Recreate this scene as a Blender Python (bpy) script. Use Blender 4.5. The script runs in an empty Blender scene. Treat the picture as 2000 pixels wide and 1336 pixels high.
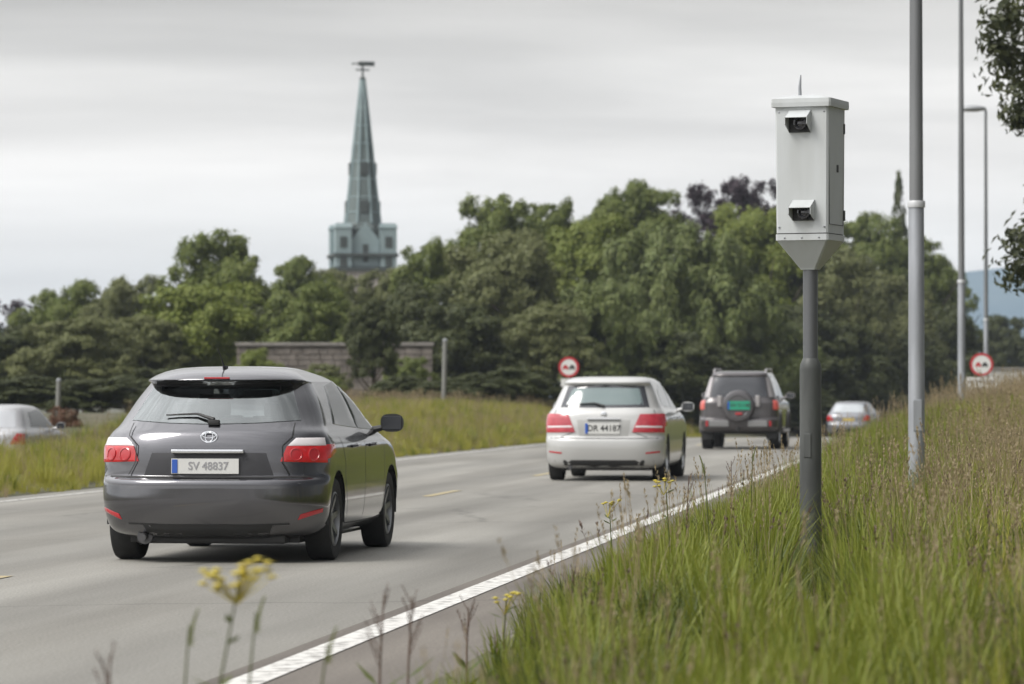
import bpy, bmesh, math, random
import numpy as np
from mathutils import Vector, Matrix, Euler
from math import radians as R, sin, cos, pi, sqrt

S = bpy.context.scene
COL = S.collection

# ------------------------------------------------------------------ camera
cam_d = bpy.data.cameras.new('camera')
cam = bpy.data.objects.new('camera', cam_d); COL.objects.link(cam)
F = 7500.0                       # focal length in photo pixels (2000 wide)
CZ = 1.28                        # eye height above the road
HOR = 770.0
cam_d.sensor_width = 36.0
cam_d.lens = F / 2000 * 36
cam_d.clip_start = 0.3; cam_d.clip_end = 20000
cam.location = (0, 0, CZ)
cam.rotation_euler = (R(90) + math.atan((HOR - 668) / F), 0, 0)
cam_d.dof.use_dof = True
cam_d.dof.focus_distance = 26.5
cam_d.dof.aperture_fstop = 4.5
S.camera = cam

# ------------------------------------------------------------------ view
S.view_settings.view_transform = 'Standard'
S.view_settings.look = 'None'
S.view_settings.exposure = 0.12
S.view_settings.gamma = 1.0
S.render.resolution_x = 1024; S.render.resolution_y = 684

# ------------------------------------------------------------------ world (overcast)
SUN_EL, SUN_AZ = 50, 235         # azimuth from +Y clockwise: behind camera, to the left
W = bpy.data.worlds.new('World'); S.world = W; W.use_nodes = True
nt = W.node_tree; nt.nodes.clear()
def N(t, tree=None, **kw):
    n = (tree or nt).nodes.new(t)
    for k, v in kw.items(): setattr(n, k, v)
    return n
out = N('ShaderNodeOutputWorld')
sky = N('ShaderNodeTexSky', sky_type='NISHITA', sun_disc=False)
sky.sun_elevation = R(SUN_EL); sky.sun_rotation = R(SUN_AZ)
bg1 = N('ShaderNodeBackground'); bg1.inputs[1].default_value = 0.05
nt.links.new(sky.outputs[0], bg1.inputs[0])
tc = N('ShaderNodeTexCoord')
sep = N('ShaderNodeSeparateXYZ'); nt.links.new(tc.outputs['Generated'], sep.inputs[0])
ramp = N('ShaderNodeValToRGB'); nt.links.new(sep.outputs[2], ramp.inputs[0])
cr = ramp.color_ramp
stops = [(0.0, (.86, .88, .90)), (0.03, (.94, .945, .94)), (0.06, (1.02, 1.0, .975)), (0.085, (.86, .845, .82)),
         (0.12, (.56, .545, .52)), (0.3, (.95, .95, .95)), (0.6, (1.65, 1.65, 1.67)), (1.0, (2.1, 2.1, 2.12))]
cr.elements[0].position = 0; cr.elements[0].color = (*stops[0][1], 1)
cr.elements[1].position = 1; cr.elements[1].color = (1, 1, 1, 1)
for p, c in stops[1:-1]:
    e = cr.elements.new(p); e.color = (*[v for v in c], 1)
cr.elements[-1].color = (*stops[-1][1], 1)
mp = N('ShaderNodeMapping'); mp.inputs['Scale'].default_value = (5, 5, 55)
mp.inputs['Location'].default_value = (1.3, 0.4, 0.2)
mp.inputs['Rotation'].default_value = (0, R(1.5), 0)
nt.links.new(tc.outputs['Generated'], mp.inputs[0])
nz = N('ShaderNodeTexNoise'); nz.inputs['Scale'].default_value = 1.0; nz.inputs['Detail'].default_value = 5
nz.inputs['Roughness'].default_value = .5
nt.links.new(mp.outputs[0], nz.inputs['Vector'])
mr = N('ShaderNodeMapRange'); mr.inputs[1].default_value = .3; mr.inputs[2].default_value = .72
mr.inputs[3].default_value = .84; mr.inputs[4].default_value = 1.08
nt.links.new(nz.outputs[0], mr.inputs[0])
mul = N('ShaderNodeVectorMath', operation='SCALE')
mpb = N('ShaderNodeMapping'); mpb.inputs['Scale'].default_value = (2.2, 2.2, 17); mpb.inputs['Location'].default_value = (3.1, .2, .35); mpb.inputs['Rotation'].default_value = (0, R(-3), 0)
nt.links.new(tc.outputs['Generated'], mpb.inputs[0])
nzb = N('ShaderNodeTexNoise'); nzb.inputs['Scale'].default_value = 1.6; nzb.inputs['Detail'].default_value = 7; nzb.inputs['Distortion'].default_value = .6
nt.links.new(mpb.outputs[0], nzb.inputs['Vector'])
mrb = N('ShaderNodeMapRange'); mrb.inputs[1].default_value = .35; mrb.inputs[2].default_value = .6; mrb.inputs[3].default_value = .84; mrb.inputs[4].default_value = 1.07
nt.links.new(nzb.outputs[0], mrb.inputs[0])
mm = N('ShaderNodeMath', operation='MULTIPLY'); nt.links.new(mr.outputs[0], mm.inputs[0]); nt.links.new(mrb.outputs[0], mm.inputs[1])
nt.links.new(ramp.outputs[0], mul.inputs[0]); nt.links.new(mm.outputs[0], mul.inputs['Scale'])
bg2 = N('ShaderNodeBackground'); bg2.inputs[1].default_value = 1.0
# overcast brightened sunward, dimmed right of the view to darken right-hand flanks
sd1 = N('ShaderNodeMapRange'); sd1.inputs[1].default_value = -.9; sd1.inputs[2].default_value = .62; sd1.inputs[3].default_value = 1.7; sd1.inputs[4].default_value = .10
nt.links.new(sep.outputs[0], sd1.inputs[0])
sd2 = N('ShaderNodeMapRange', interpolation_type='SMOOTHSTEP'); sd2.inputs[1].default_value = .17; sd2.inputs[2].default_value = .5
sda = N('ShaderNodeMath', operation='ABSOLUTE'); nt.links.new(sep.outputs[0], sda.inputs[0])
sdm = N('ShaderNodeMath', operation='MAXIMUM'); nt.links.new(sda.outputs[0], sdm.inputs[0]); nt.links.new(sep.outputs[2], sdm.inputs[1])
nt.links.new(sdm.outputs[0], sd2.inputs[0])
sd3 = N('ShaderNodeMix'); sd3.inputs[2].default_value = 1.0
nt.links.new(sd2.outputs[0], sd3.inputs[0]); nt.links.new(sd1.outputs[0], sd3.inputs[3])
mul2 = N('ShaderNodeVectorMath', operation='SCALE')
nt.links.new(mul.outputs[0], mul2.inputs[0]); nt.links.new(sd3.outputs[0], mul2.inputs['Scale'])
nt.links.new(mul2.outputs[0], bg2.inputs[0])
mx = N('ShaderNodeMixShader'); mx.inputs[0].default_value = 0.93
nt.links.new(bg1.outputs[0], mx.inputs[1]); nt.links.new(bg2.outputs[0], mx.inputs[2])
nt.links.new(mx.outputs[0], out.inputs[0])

sd = bpy.data.lights.new('sun', 'SUN'); sd.energy = 2.3; sd.angle = R(24); sd.color = (1, .96, .9)
sun = bpy.data.objects.new('sun', sd); COL.objects.link(sun)
a = R(SUN_AZ); e = R(SUN_EL)
dirv = Vector((sin(a) * cos(e), cos(a) * cos(e), sin(e)))
sun.rotation_euler = dirv.to_track_quat('Z', 'Y').to_euler()

# ------------------------------------------------------------------ geometry of the place
def P(px, py, d): return Vector(((px - 1000) / F * d, d, CZ + (HOR - py) / F * d))
def sm(a, b, x):
    t = min(1, max(0, (x - a) / (b - a))); return t * t * (3 - 2 * t)
def bend(d):
    if d < 130: return 0.0
    if d < 250: return .0022 * (d - 130) ** 2
    return .0022 * 120 ** 2 + .528 * (d - 250)
def RX(d): return -3.2 + .1185 * d + bend(d)          # right white line
def LX(d): return -12.6 + .1325 * d + bend(d)         # left road edge
def RZ(d):
    if d < 95: return 0.0
    return max(-.000145 * (d - 95) ** 2, -3.2)
SH = .80                                               # shoulder right of the white line
def GZ(x, d):
    """height of the ground"""
    r = x - RX(d) - SH; l = LX(d) - x; b = RZ(d)
    if r > 0:
        k = .07 + .05 * sm(24, 42, d) + .27 * sm(38, 60, d)
        h = k * r
        cap = .35 + .9 * sm(36, 60, d)
        h = cap * (1 - math.exp(-h / cap * 1.15))
        return b * .5 + h + .03 * sin(x * 2.1 + d * .7) * min(1, r)
    if l > 0:
        n = .28 * sm(0, 2.6, l) - .68 * sm(3.2, 6.5, l)
        f = .78 * sm(0, 3.4, l)
        t = sm(78, 98, d)
        return b + n * (1 - t) + f * t
    return b
def at(px, d, py=None):
    x = (px - 1000) / F * d
    return Vector((x, d, GZ(x, d)))

# ------------------------------------------------------------------ materials
MATS = {}
def mat(name, col, rough=.6, metal=0., col2=None, nscale=6., bump=0., bscale=40., coat=0., spec=.5, ior=None,
        stretch=None, rot=None, emit=None, detail=6., contrast=(.35, .65)):
    m = bpy.data.materials.new(name); m.use_nodes = True
    t = m.node_tree; b = t.nodes['Principled BSDF']
    b.inputs['Base Color'].default_value = (*col, 1); b.inputs['Roughness'].default_value = rough
    b.inputs['Metallic'].default_value = metal; b.inputs['Coat Weight'].default_value = coat
    b.inputs['Coat Roughness'].default_value = .06
    b.inputs['Specular IOR Level'].default_value = spec
    if ior: b.inputs['IOR'].default_value = ior
    tcn = t.nodes.new('ShaderNodeTexCoord'); mpn = t.nodes.new('ShaderNodeMapping')
    t.links.new(tcn.outputs['Object'], mpn.inputs[0])
    if stretch: mpn.inputs['Scale'].default_value = stretch
    if rot: mpn.vector_type = 'TEXTURE'; mpn.inputs['Scale'].default_value = tuple(1 / q for q in stretch); mpn.inputs['Rotation'].default_value = (0, 0, -rot)
    if col2 is not None:
        n = t.nodes.new('ShaderNodeTexNoise'); n.inputs['Scale'].default_value = nscale; n.inputs['Detail'].default_value = detail
        t.links.new(mpn.outputs[0], n.inputs['Vector'])
        mrn = t.nodes.new('ShaderNodeMapRange'); mrn.inputs[1].default_value = contrast[0]; mrn.inputs[2].default_value = contrast[1]
        t.links.new(n.outputs[0], mrn.inputs[0])
        mi = t.nodes.new('ShaderNodeMix'); mi.data_type = 'RGBA'
        mi.inputs[6].default_value = (*col, 1); mi.inputs[7].default_value = (*col2, 1)
        t.links.new(mrn.outputs[0], mi.inputs[0]); t.links.new(mi.outputs[2], b.inputs['Base Color'])
    if bump:
        n2 = t.nodes.new('ShaderNodeTexNoise'); n2.inputs['Scale'].default_value = bscale; n2.inputs['Detail'].default_value = 4
        t.links.new(mpn.outputs[0], n2.inputs['Vector'])
        bp = t.nodes.new('ShaderNodeBump'); bp.inputs['Strength'].default_value = bump; bp.inputs['Distance'].default_value = .02
        t.links.new(n2.outputs[0], bp.inputs['Height']); t.links.new(bp.outputs[0], b.inputs['Normal'])
    if emit:
        b.inputs['Emission Color'].default_value = (*emit[:3], 1); b.inputs['Emission Strength'].default_value = emit[3]
    MATS[name] = m
    return m

def leafmat(name, c1, c2, c3, trans=.3, nscale=.55):
    m = bpy.data.materials.new(name); m.use_nodes = True
    t = m.node_tree; b = t.nodes['Principled BSDF']; o = t.nodes['Material Output']
    b.inputs['Roughness'].default_value = .55; b.inputs['Specular IOR Level'].default_value = .35
    tcn = t.nodes.new('ShaderNodeTexCoord')
    n = t.nodes.new('ShaderNodeTexNoise'); n.inputs['Scale'].default_value = nscale; n.inputs['Detail'].default_value = 3
    t.links.new(tcn.outputs['Object'], n.inputs['Vector'])
    mrn = t.nodes.new('ShaderNodeMapRange'); mrn.inputs[1].default_value = .38; mrn.inputs[2].default_value = .62
    t.links.new(n.outputs[0], mrn.inputs[0])
    mi = t.nodes.new('ShaderNodeMix'); mi.data_type = 'RGBA'
    mi.inputs[6].default_value = (*c1, 1); mi.inputs[7].default_value = (*c2, 1)
    t.links.new(mrn.outputs[0], mi.inputs[0])
    g = t.nodes.new('ShaderNodeNewGeometry')
    m2 = t.nodes.new('ShaderNodeMix'); m2.data_type = 'RGBA'; m2.inputs[7].default_value = (*c3, 1)
    pw = t.nodes.new('ShaderNodeMath'); pw.operation = 'MULTIPLY'; pw.inputs[1].default_value = .6
    t.links.new(g.outputs['Random Per Island'], pw.inputs[0]); t.links.new(pw.outputs[0], m2.inputs[0])
    t.links.new(mi.outputs[2], m2.inputs[6])
    t.links.new(m2.outputs[2], b.inputs['Base Color'])
    tr = t.nodes.new('ShaderNodeBsdfTranslucent'); t.links.new(m2.outputs[2], tr.inputs[0])
    ms = t.nodes.new('ShaderNodeMixShader'); ms.inputs[0].default_value = trans
    t.links.new(b.outputs[0], ms.inputs[1]); t.links.new(tr.outputs[0], ms.inputs[2]); t.links.new(ms.outputs[0], o.inputs[0])
    MATS[name] = m
    return m

# ------------------------------------------------------------------ mesh helpers
def tag(o, label=None, cat=None, group=None, kind=None):
    if label: o['label'] = label
    if cat: o['category'] = cat
    if group: o['group'] = group
    if kind: o['kind'] = kind
    return o
def empty(name, loc=(0, 0, 0), rz=0, label=None, cat=None, group=None):
    o = bpy.data.objects.new(name, None); COL.objects.link(o); o.location = loc; o.rotation_euler = (0, 0, rz)
    o.empty_display_size = .2
    return tag(o, label, cat, group)
def link(name, me, m, parent=None):
    if m is not None:
        for x in (m if isinstance(m, (list, tuple)) else [m]): me.materials.append(x)
    o = bpy.data.objects.new(name, me); COL.objects.link(o)
    if parent: o.parent = parent
    return o
def children(o): return [c for c in bpy.data.objects if c.parent == o]
def copy_tree(o, parent=None):
    c = o.copy(); COL.objects.link(c)
    if parent: c.parent = parent
    for ch in children(o): copy_tree(ch, c)
    return c

class MB:
    def __init__(s): s.v = []; s.f = []
    def add(s, vs, fs):
        k = len(s.v); s.v += [tuple(v) for v in vs]; s.f += [tuple(i + k for i in f) for f in fs]; return s
    def box(s, c, d, rz=0, rx=0, bev=0):
        bm = bmesh.new(); bmesh.ops.create_cube(bm, size=1)
        for v in bm.verts: v.co = Vector((v.co.x * d[0], v.co.y * d[1], v.co.z * d[2]))
        if bev: bmesh.ops.bevel(bm, geom=bm.edges[:], offset=bev, segments=2, affect='EDGES', profile=.6)
        M = Matrix.Translation(c) @ Euler((rx, 0, rz)).to_matrix().to_4x4()
        for v in bm.verts: v.co = M @ v.co
        bm.verts.ensure_lookup_table()
        s.add([v.co[:] for v in bm.verts], [[v.index for v in f.verts] for f in bm.faces]); bm.free(); return s
    def tube(s, pts, rad, n=10, cap=True):
        pts = [Vector(p) for p in pts]
        if not isinstance(rad, (list, tuple)): rad = [rad] * len(pts)
        k = len(s.v); vs = []; fs = []
        up = None
        for i, p in enumerate(pts):
            t = (pts[min(i + 1, len(pts) - 1)] - pts[max(i - 1, 0)]).normalized()
            if up is None:
                up = Vector((1, 0, 0)) if abs(t.x) < .9 else Vector((0, 1, 0))
            a1 = (up - t * up.dot(t)).normalized(); b1 = t.cross(a1); up = a1
            for j in range(n):
                q = 2 * pi * j / n; vs.append(p + (a1 * cos(q) + b1 * sin(q)) * rad[i])
        for i in range(len(pts) - 1):
            for j in range(n):
                fs.append((i * n + j, i * n + (j + 1) % n, (i + 1) * n + (j + 1) % n, (i + 1) * n + j))
        if cap:
            fs.append(tuple(range(n))[::-1]); fs.append(tuple((len(pts) - 1) * n + j for j in range(n)))
        return s.add(vs, fs)
    def lathe(s, prof, n=32, M=None, close=False):
        """prof: list (r, z) around Z"""
        M = M or Matrix.Identity(4); vs = []; fs = []
        for r, z in prof:
            for j in range(n):
                q = 2 * pi * j / n; vs.append(M @ Vector((r * cos(q), r * sin(q), z)))
        m = len(prof)
        for i in range(m - 1 + (1 if close else 0)):
            i2 = (i + 1) % m
            for j in range(n): fs.append((i * n + j, i * n + (j + 1) % n, i2 * n + (j + 1) % n, i2 * n + j))
        if not close:
            fs.append(tuple(range(n))[::-1]); fs.append(tuple((m - 1) * n + j for j in range(n)))
        return s.add(vs, fs)
    def loft(s, rings, cap=True):
        n = len(rings[0]); vs = [v for r in rings for v in r]; fs = []
        for i in range(len(rings) - 1):
            for j in range(n): fs.append((i * n + j, i * n + (j + 1) % n, (i + 1) * n + (j + 1) % n, (i + 1) * n + j))
        if cap:
            fs.append(tuple(range(n))[::-1]); fs.append(tuple((len(rings) - 1) * n + j for j in range(n)))
        return s.add(vs, fs)
    def grid(s, fn, nu, nv):
        vs = [fn(i / nu, j / nv) for j in range(nv + 1) for i in range(nu + 1)]
        fs = [(j * (nu + 1) + i, j * (nu + 1) + i + 1, (j + 1) * (nu + 1) + i + 1, (j + 1) * (nu + 1) + i) for j in range(nv) for i in range(nu)]
        return s.add(vs, fs)
    def mesh(s, name, smooth=False, angle=35):
        me = bpy.data.meshes.new(name); me.from_pydata(s.v, [], s.f); me.update()
        bm = bmesh.new(); bm.from_mesh(me); bmesh.ops.recalc_face_normals(bm, faces=bm.faces[:]); bm.to_mesh(me); bm.free()
        if smooth:
            me.shade_smooth(); me.set_sharp_from_angle(angle=R(angle))
        return me
    def build(s, name, m, parent=None, smooth=False, angle=35):
        return link(name, s.mesh(name, smooth, angle), m, parent)

def text_mesh(txt, size, depth=.002, sx=1.0):
    cu = bpy.data.curves.new('txt', 'FONT'); cu.body = txt; cu.size = size; cu.extrude = depth
    cu.align_x = 'CENTER'; cu.align_y = 'CENTER'; cu.resolution_u = 3; cu.offset = size * .012
    o = bpy.data.objects.new('txt', cu); COL.objects.link(o)
    bpy.context.view_layer.update()
    me = bpy.data.meshes.new_from_object(o.evaluated_get(bpy.context.evaluated_depsgraph_get()))
    bpy.data.objects.remove(o); bpy.data.curves.remove(cu)
    for v in me.vertices: v.co = Vector((v.co.x * sx, -v.co.z, v.co.y))     # faces -Y
    return me

# ------------------------------------------------------------------ material set
asphalt = mat('asphalt', (.165, .157, .138), .85, col2=(.265, .256, .23), nscale=1.1, bump=.15, bscale=200, stretch=(1, .05, 1), detail=12, rot=.125)
shoulder_m = mat('old_asphalt', (.095, .082, .070), .9, col2=(.155, .138, .118), nscale=2.2, bump=.15, bscale=200, stretch=(1, .10, 1), detail=12, rot=.125)
whiteline = mat('road_paint', (.60, .59, .56), .7, col2=(.26, .25, .235), nscale=11, bump=.3, contrast=(.48, .64), detail=10)
yellowline = mat('yellow_paint', (.42, .33, .14), .75, col2=(.30, .27, .20), nscale=7)
soil = mat('soil', (.055, .06, .025), .95, col2=(.10, .085, .05), nscale=1.5, bump=.8, bscale=15)
galv = mat('galvanised', (.38, .395, .42), .45, .5, col2=(.26, .27, .285), nscale=6, stretch=(1, 1, .18), detail=9)
darkpole = mat('dark_pole', (.055, .058, .056), .5, .2, col2=(.095, .10, .095), nscale=8, stretch=(1, 1, .25), detail=9)
boxpaint = mat('camera_box_paint', (.49, .51, .515), .45, col2=(.42, .435, .43), nscale=7, bump=.05, bscale=60, stretch=(1, 1, .10), contrast=(.42, .75), detail=8)
boxseam = mat('box_seam', (.06, .06, .06), .7)
lensglass = mat('lens_glass', (.02, .02, .025), .08, coat=1)
black = mat('black_plastic', (.02, .02, .02), .55)
signred = mat('sign_red', (.45, .03, .04), .45)
signwhite = mat('sign_white', (.68, .68, .66), .5)
signgrey = mat('sign_back', (.3, .31, .32), .5, .4)
rubber = mat('rubber', (.018, .018, .018), .8, bump=.2)
rimm = mat('rim', (.45, .46, .47), .3, .8)
rimgrey = mat('rim_grey', (.22, .225, .23), .35, .8)
rimdark = mat('rim_dark', (.12, .12, .125), .4, .7)
chrome = mat('chrome', (.75, .76, .78), .15, 1.0)
redlamp = mat('tail_lamp_red', (.38, .012, .018), .2, coat=1, emit=(1, .03, .03, .04))
redlit = mat('brake_lamp_lit', (.45, .008, .012), .2, coat=1, emit=(1, .02, .02, .10), col2=(.28, .004, .006), nscale=14)
amberlamp = mat('amber_lens', (.65, .25, .06), .2, coat=1)
paleLens = mat('clear_lens', (.72, .68, .69), .15, coat=1)
plate_w = mat('plate_white', (.62, .62, .60), .4)
plate_b = mat('plate_blue', (.03, .10, .42), .4)
plate_g = mat('plate_green', (.02, .30, .18), .4)
ink = mat('plate_ink', (.03, .03, .03), .5)
greyink = mat('plate_faint_ink', (.30, .30, .31), .5)
glass_a = mat('tinted_glass', (.17, .205, .21), .10, spec=1.0, ior=1.65, coat=.5)
glass_b = mat('clear_car_glass', (.13, .18, .18), .10, spec=1.0, ior=1.5, coat=.3)
glass_c = mat('dark_glass', (.02, .022, .028), .08, spec=.8, ior=1.6)
sideglass = mat('side_glass', (.03, .04, .038), .06, spec=.9, ior=1.6)
stone = mat('stone', (.13, .115, .10), .9, col2=(.24, .21, .185), nscale=2.2, bump=1, bscale=6)
coping = mat('coping', (.27, .25, .23), .85, col2=(.20, .185, .17), nscale=3)
copper = mat('verdigris_copper', (.075, .10, .095), .6, col2=(.125, .155, .15), nscale=.8, stretch=(1, 1, .35))
copper_p = mat('pale_copper', (.20, .265, .275), .6, col2=(.27, .34, .35), nscale=.5)
louvre = mat('belfry_dark', (.05, .06, .055), .8)
brick = mat('church_stone', (.42, .38, .35), .85, col2=(.35, .31, .29), nscale=1)
barkm = mat('bark', (.10, .08, .06), .9, col2=(.06, .05, .04), nscale=5, bump=.8, bscale=12)
hillm = mat('hill_forest_hazed', (.075, .13, .175), 1, col2=(.10, .155, .19), nscale=.01, spec=0)  # forest colour shifted to blue, painting in part of the distance haze

L_green = leafmat('leaf_green', (.15, .19, .040), (.09, .13, .032), (.23, .25, .07))
L_yellow = leafmat('leaf_yellow_green', (.19, .235, .042), (.13, .175, .036), (.26, .28, .065))
L_grey = leafmat('leaf_grey_green', (.165, .18, .068), (.11, .13, .048), (.23, .24, .10))
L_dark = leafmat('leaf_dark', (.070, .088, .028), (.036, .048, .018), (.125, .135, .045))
L_purple = leafmat('leaf_purple', (.045, .028, .038), (.03, .02, .03), (.07, .045, .055), trans=.2)
L_willow = leafmat('leaf_willow', (.16, .20, .055), (.10, .14, .042), (.23, .25, .095))
L_red = leafmat('leaf_reddish', (.14, .07, .04), (.08, .07, .03), (.20, .08, .05))
G_green = leafmat('grass_green', (.135, .185, .018), (.19, .225, .026), (.28, .275, .055), trans=.35, nscale=1.2)
G_deep = leafmat('grass_deep', (.055, .085, .014), (.08, .105, .02), (.13, .145, .035), trans=.3, nscale=1.2)
G_tan = leafmat('grass_tan', (.32, .25, .14), (.24, .20, .10), (.42, .33, .22), trans=.3, nscale=1.2)
G_yel = leafmat('grass_yellowish', (.33, .32, .045), (.25, .27, .04), (.42, .38, .09), trans=.35, nscale=1.2)
G_brown = leafmat('seed_brown', (.10, .06, .045), (.13, .085, .06), (.19, .13, .10), trans=.15)
petal = mat('yellow_petals', (.55, .44, .05), .6, col2=(.42, .36, .05), nscale=60)

# ------------------------------------------------------------------ ground and road
def rows():
    d = -30.0; o = []
    while d < 330:
        o.append(d); d += .8 if 6 < d < 70 else 2.5
    for d in (340, 380, 450, 600, 900, 1500, 3000, 6000): o.append(float(d))
    return o
def ground():
    ds = rows()
    offs = [-4000, -1500, -600, -250, -120, -80, -60, -45, -35, -28, -22] + [-22 + 1.0 * i for i in range(1, 12)]
    offl = [8, 7, 6.5, 6, 5.5, 5, 4.5, 4, 3.5, 3.2, 2.6, 2.2, 1.8, 1.4, 1, .6, .3, 0.0]
    offr = [0, .2, .4, .7, 1, 1.3, 1.6, 2, 2.4, 2.8, 3.2, 3.7, 4.2, 5, 6, 7, 8, 10, 13, 17, 25, 40, 80, 150, 400, 1200, 4000]
    vs = []; n = 0
    for d in ds:
        row = [LX(d) + o for o in offs if o < -8.2]
        row += [LX(d) - o for o in offl]
        row += [LX(d) + .05, LX(d) + 2, RX(d) - 1, RX(d) + SH - .05]
        row += [RX(d) + SH + o for o in offr]
        n = len(row)
        k = len(offs) and len([o for o in offs if o < -8.2]) + len(offl)
        for i, x in enumerate(row):
            z = GZ(x, d)
            if k <= i < k + 4: z -= .06
            vs.append((x, d, z))
    fs = [(j * n + i, j * n + i + 1, (j + 1) * n + i + 1, (j + 1) * n + i) for j in range(len(ds) - 1) for i in range(n - 1)]
    m = MB().add(vs, fs)
    tag(m.build('ground', soil, smooth=True, angle=80), kind='structure')
ground()
def strip(name, m, f0, f1, d0, d1, dz, nseg=None, kind='structure', nx=1):
    step = 1.0; n = nseg or int((d1 - d0) / step)
    b = MB()
    b.grid(lambda u, v: (lambda d: (f0(d) + (f1(d) - f0(d)) * u, d, RZ(d) + dz))(d0 + (d1 - d0) * v), nx, n)
    return tag(b.build(name, m, smooth=True), kind=kind)
rd = strip('road', asphalt, lambda d: LX(d) - .02, lambda d: RX(d) - .2, -30, 330, .0, nx=30)
lat = rd.data.attributes.new('lat', 'FLOAT', 'POINT')
lat.data.foreach_set('value', np.array([RX(v.co.y) - v.co.x for v in rd.data.vertices], dtype=np.float32))
def road_wear(m):
    t = m.node_tree; b = t.nodes['Principled BSDF']; src = b.inputs['Base Color'].links[0].from_socket
    mpn = [n for n in t.nodes if n.type == 'MAPPING'][0]; tcn = [n for n in t.nodes if n.type == 'TEX_COORD'][0]
    A = t.nodes.new('ShaderNodeAttribute'); A.attribute_name = 'lat'
    n0 = t.nodes.new('ShaderNodeTexNoise'); n0.inputs['Scale'].default_value = .22; t.links.new(tcn.outputs['Object'], n0.inputs['Vector'])
    ad = t.nodes.new('ShaderNodeMath'); ad.operation = 'ADD'; t.links.new(A.outputs['Fac'], ad.inputs[0]); t.links.new(n0.outputs[0], ad.inputs[1])
    # wheel tracks: period 1.65 m across
    ml = t.nodes.new('ShaderNodeMath'); ml.operation = 'MULTIPLY'; ml.inputs[1].default_value = 2 * pi / 1.68; t.links.new(ad.outputs[0], ml.inputs[0])
    sn = t.nodes.new('ShaderNodeMath'); sn.operation = 'SINE'; t.links.new(ml.outputs[0], sn.inputs[0])
    r1 = t.nodes.new('ShaderNodeMapRange'); r1.inputs[1].default_value = -1; r1.inputs[3].default_value = .80; r1.inputs[4].default_value = 1.06; t.links.new(sn.outputs[0], r1.inputs[0])
    # aggregate grain and blotches
    g = t.nodes.new('ShaderNodeTexNoise'); g.inputs['Scale'].default_value = 55; g.inputs['Detail'].default_value = 2; t.links.new(tcn.outputs['Object'], g.inputs['Vector'])
    r2 = t.nodes.new('ShaderNodeMapRange'); r2.inputs[1].default_value = .3; r2.inputs[2].default_value = .7; r2.inputs[3].default_value = .74; r2.inputs[4].default_value = 1.22; t.links.new(g.outputs[0], r2.inputs[0])
    # cracks
    nv = t.nodes.new('ShaderNodeTexNoise'); nv.inputs['Scale'].default_value = 1.5; nv.inputs['Detail'].default_value = 4; t.links.new(tcn.outputs['Object'], nv.inputs['Vector'])
    mv = t.nodes.new('ShaderNodeMix'); mv.data_type = 'VECTOR'; mv.inputs[0].default_value = .35; t.links.new(tcn.outputs['Object'], mv.inputs[4]); t.links.new(nv.outputs['Color'], mv.inputs[5])
    vo = t.nodes.new('ShaderNodeTexVoronoi'); vo.feature = 'DISTANCE_TO_EDGE'; vo.inputs['Scale'].default_value = .38; t.links.new(mv.outputs[1], vo.inputs['Vector'])
    r3 = t.nodes.new('ShaderNodeMapRange'); r3.inputs[1].default_value = .004; r3.inputs[2].default_value = .016; r3.inputs[3].default_value = .74; r3.inputs[4].default_value = 1; t.links.new(vo.outputs['Distance'], r3.inputs[0])
    n4 = t.nodes.new('ShaderNodeTexNoise'); n4.inputs['Scale'].default_value = .16; t.links.new(tcn.outputs['Object'], n4.inputs['Vector'])
    r4 = t.nodes.new('ShaderNodeMapRange'); r4.inputs[1].default_value = .46; r4.inputs[2].default_value = .56; t.links.new(n4.outputs[0], r4.inputs[0])
    mk = t.nodes.new('ShaderNodeMix'); mk.inputs[2].default_value = 1; t.links.new(r4.outputs[0], mk.inputs[0]); t.links.new(r3.outputs[0], mk.inputs[3])
    p1 = t.nodes.new('ShaderNodeMath'); p1.operation = 'MULTIPLY'; t.links.new(r1.outputs[0], p1.inputs[0]); t.links.new(r2.outputs[0], p1.inputs[1])
    p2 = t.nodes.new('ShaderNodeMath'); p2.operation = 'MULTIPLY'; t.links.new(p1.outputs[0], p2.inputs[0]); t.links.new(mk.outputs[0], p2.inputs[1])
    sc = t.nodes.new('ShaderNodeVectorMath'); sc.operation = 'SCALE'; t.links.new(src, sc.inputs[0]); t.links.new(p2.outputs[0], sc.inputs['Scale'])
    t.links.new(sc.outputs[0], b.inputs['Base Color'])
road_wear(asphalt); road_wear(shoulder_m)
strip('road_shoulder', shoulder_m, lambda d: RX(d) - .2, lambda d: RX(d) + SH + .03, -30, 330, .001)
strip('edge_line', whiteline, lambda d: RX(d) - .09, lambda d: RX(d) + .09, -30, 330, .006)
strip('left_edge_line', whiteline, lambda d: LX(d) + .42, lambda d: LX(d) + .52, -30, 330, .005)
b = MB()
d = 0
while d < 260:                      # dashed centre line
    f = lambda u, v, d=d: ((lambda y: (RX(y) - 3.62 + .12 * u, y, RZ(y) + .0055))(d + 3 * v))
    b.grid(f, 1, 3); d += 12 if d < 130 else 12
tag(b.build('centre_line', yellowline), kind='structure')

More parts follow.
